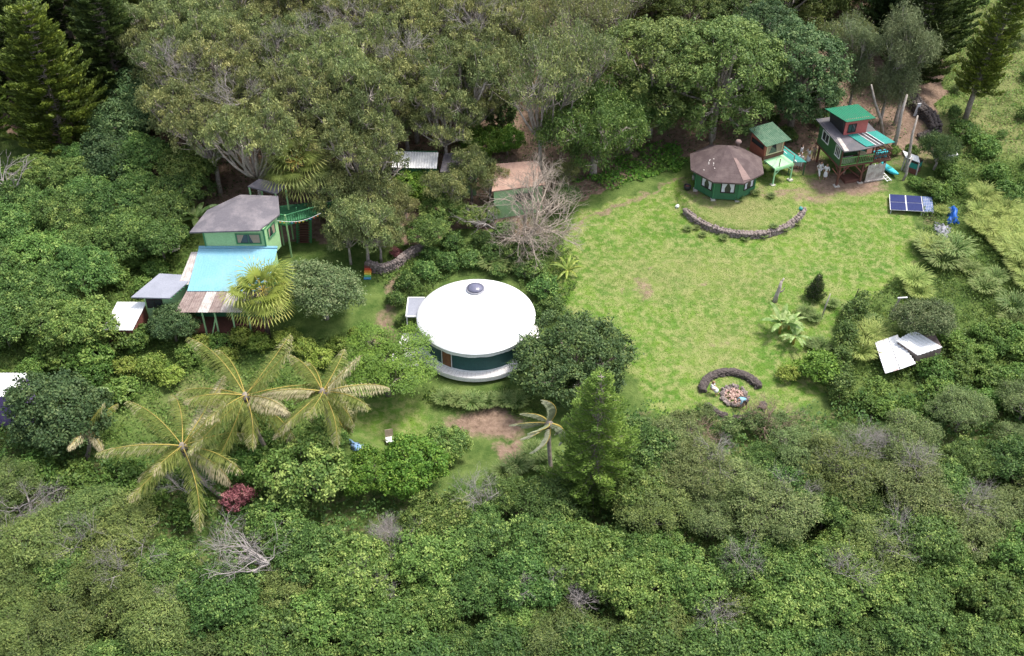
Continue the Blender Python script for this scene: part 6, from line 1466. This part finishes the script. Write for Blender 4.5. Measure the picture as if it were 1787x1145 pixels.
canes(gc_, 'd', 'low green grass clump on the weedy slope right of the lawn', 'grass clumps on the weedy slope')

# ---- dead trees and brush
def dead(seed, H, depth, spread, r0, mat, flat=1., dirn=None, nb=3, sub=(3, 4)):
    rg = np.random.default_rng(seed); m = MB()
    def grow(p, d, L_, r_, k):
        pts = [p]; q = p; dd = d.copy(); n_ = 4
        for i in range(n_):
            dd = (dd+Vector(rg.normal(0, .16, 3))+Vector((0, 0, .03))).normalized(); q = q+dd*L_/n_; pts.append(q)
        m.tube(pts, np.linspace(r_, r_*.55, n_+1), 6 if k > 1 else 3, cap=False)
        if k == 0: return
        for i in range(rg.integers(sub[0], sub[1]+1)):
            t = rg.uniform(.35, 1); b = pts[0].lerp(pts[-1], t) if t > .99 else pts[min(int(t*n_), n_-1)].lerp(pts[min(int(t*n_)+1, n_)], t*n_-int(t*n_))
            nd = (dd+Vector(rg.normal(0, spread, 3))*Vector((1, 1, flat))).normalized() if False else (dd+Vector((rg.normal()*spread, rg.normal()*spread, rg.normal()*spread*flat))).normalized()
            grow(b, nd, L_*rg.uniform(.6, .85), r_*.55, k-1)
    for i in range(nb):
        a = i*2*math.pi/nb+rg.uniform(-.4, .4); d = Vector((math.cos(a)*.6, math.sin(a)*.6, 1)) if dirn is None else Vector(dirn)+Vector(rg.normal(0, .3, 3))
        grow(Vector((0, 0, -.1)), d.normalized(), H, r0, depth)
    return m, mat
def putdead(px, py, args, mat, name, label, cat='dead tree', s=1., z=0., group=None):
    m, mt = dead(*args[0], mat, **args[1]); o = m.build(name, M[mat], None, True); q = at(px, py, z); o.location = (q.x, q.y, q.z+z); o.scale = (s,)*3; return tag(o, label, cat, group)
putdead(930, 425, ((3, 3.0, 5, .55, .15), dict(nb=4, sub=(3, 4))), 'dead_pink', 'bare_tree', 'large bare pinkish grey tree spreading in front of the tan roofed cottage', s=1.12)
putdead(893, 402, ((8, 2.6, 4, .42, .14), dict(nb=1, dirn=(-1.25, -.1, .42), sub=(3, 4))), 'dead', 'bare_tree', 'leaning bare grey limb reaching left from the cottage over the bank')
putdead(955, 440, ((15, 1.5, 4, .5, .07), dict(nb=3)), 'dead_pink', 'bare_tree', 'smaller bare tree hanging down the bank above the round tent', z=0)
putdead(470, 982, ((22, 2.2, 5, .7, .075), dict(nb=7, dirn=(-1.1, .05, .12), sub=(2, 3), flat=.35)), 'dead', 'bare_tree', 'bleached fallen bare tree with dense grey limbs in the lower left thicket', z=3.2)
putdead(690, 960, ((25, 1.35, 5, .6, .05), dict(nb=6, sub=(3, 4))), 'dead', 'dead_bush', 'dense pale grey dead bush in the thicket below the glossy shrubs', 'dead bush', z=1.5)
putdead(1015, 1050, ((27, 1.0, 4, .6, .04), dict(nb=5)), 'dead', 'dead_bush', 'small purple-grey dead bush, right of the two low in the bottom centre thicket', 'dead bush', z=2)
putdead(940, 1040, ((28, 1.3, 4, .4, .04), dict(nb=3)), 'dead', 'dead_bush', 'thin bare stems, left of the two low in the bottom centre thicket', 'dead bush', z=2)
putdead(35, 920, ((31, 2.2, 4, .45, .06), dict(nb=4)), 'dead', 'bare_tree', 'bare pale tree with tangled upright stems at the left edge of the thicket', z=1)
putdead(910, 905, ((33, .9, 4, .9, .03), dict(nb=7, flat=.3)), 'dead_red', 'dead_bush', 'heap of reddish brown brushwood below the dirt patch', 'brushwood', z=.6)
putdead(1340, 745, ((35, 1.5, 4, .4, .04), dict(nb=6)), 'dead_red', 'dead_bush', 'brown bare twiggy bush at the bottom right of the fire pit ring', 'dead bush', z=.3)
putdead(1225, 760, ((36, 1.2, 4, .4, .03), dict(nb=5)), 'dead_red', 'dead_bush', 'brown bare twiggy bush at the bottom left of the fire pit ring', 'dead bush', z=.5)
putdead(470, 940, ((37, 1.2, 3, .5, .03), dict(nb=4)), 'dead', 'dead_bush', 'small bare grey bush right of the big fallen bare tree', 'dead bush', z=1)
for i, (px, py) in enumerate(((1490, 800), (1530, 790), (1450, 830), (1600, 830), (1560, 960), (1250, 820), (1380, 880), (1690, 900), (300, 1060), (230, 1010), (150, 960), (640, 1040), (1300, 1010), (1240, 1090), (330, 860), (90, 900), (1470, 1010), (840, 880))):
    putdead(px, py, ((50+i, 1.5, 4, .5, .035), dict(nb=4)), 'dead', 'dead_branch_shrub', 'bare grey branch tips sticking out of the foreground thicket canopy', 'dead branches', s=prng.uniform(.7, 1.1), z=2.0, group='bare branches in the foreground thicket')
for i, (px, py) in enumerate(((470, 130), (560, 90), (330, 160), (700, 130), (650, 60), (420, 200), (830, 90), (520, 210))):
    putdead(px, py, ((80+i, 2.6, 4, .45, .06), dict(nb=4)), 'dead', 'dead_branch_shrub', 'bare pale limbs showing above the tall drooping woods', 'dead branches', s=prng.uniform(.8, 1.1), z=7.0, group='bare limbs in the upper woods')
q = at(25, 300); putdead(20, 335, ((91, 2.0, 3, .35, .10), dict(nb=2)), 'dead', 'bare_tree', 'bleached bare limb at the left edge below the pines', z=2.5)
o = putdead(345, 1, ((1, 1., 1, .3, .03), dict(nb=1)), 'dead', 'dead_branch_shrub', 'x'); bpy.data.objects.remove(o)
# bare leaning trunks near the stilt house
def trunk_(pxb, pxt, h, r0, label, name='bare_tree'):
    a = at(*pxb); b = at(pxt[0], pxt[1], h); b = Vector((b.x, b.y, a.z+h)); m = MB(); d = b-a
    m.tube([Vector((0, 0, -.3)), d*.3+Vector((.1, 0, 0)), d*.65+Vector((-.08, 0, 0)), d], [r0*1.2, r0, r0*.85, r0*.5], 8)
    o = m.build(name, M['bark_pale'], None, True); o.location = a; return tag(o, label, 'tree trunk')
trunk_((1557, 263), (1583, 165), 6.0, .2, 'tall pale leaning trunk just right of the stilt house porch')
trunk_((1578, 300), (1602, 200), 5.5, .15, 'thin pale bare trunk leaning beside the storage hut')
trunk_((1575, 315), (1592, 275), 2.4, .12, 'short weathered leaning trunk in front of the storage hut')
trunk_((1542, 235), (1520, 150), 6., .16, 'bent pale trunk behind the coral tower room')
trunk_((1240, 262), (1243, 190), 5., .16, 'pale slender trunk right behind the octagonal cabin roof')
for o in list(bpy.data.objects):
    for k in ('hc', 'nm'):
        if k in o: del o[k]
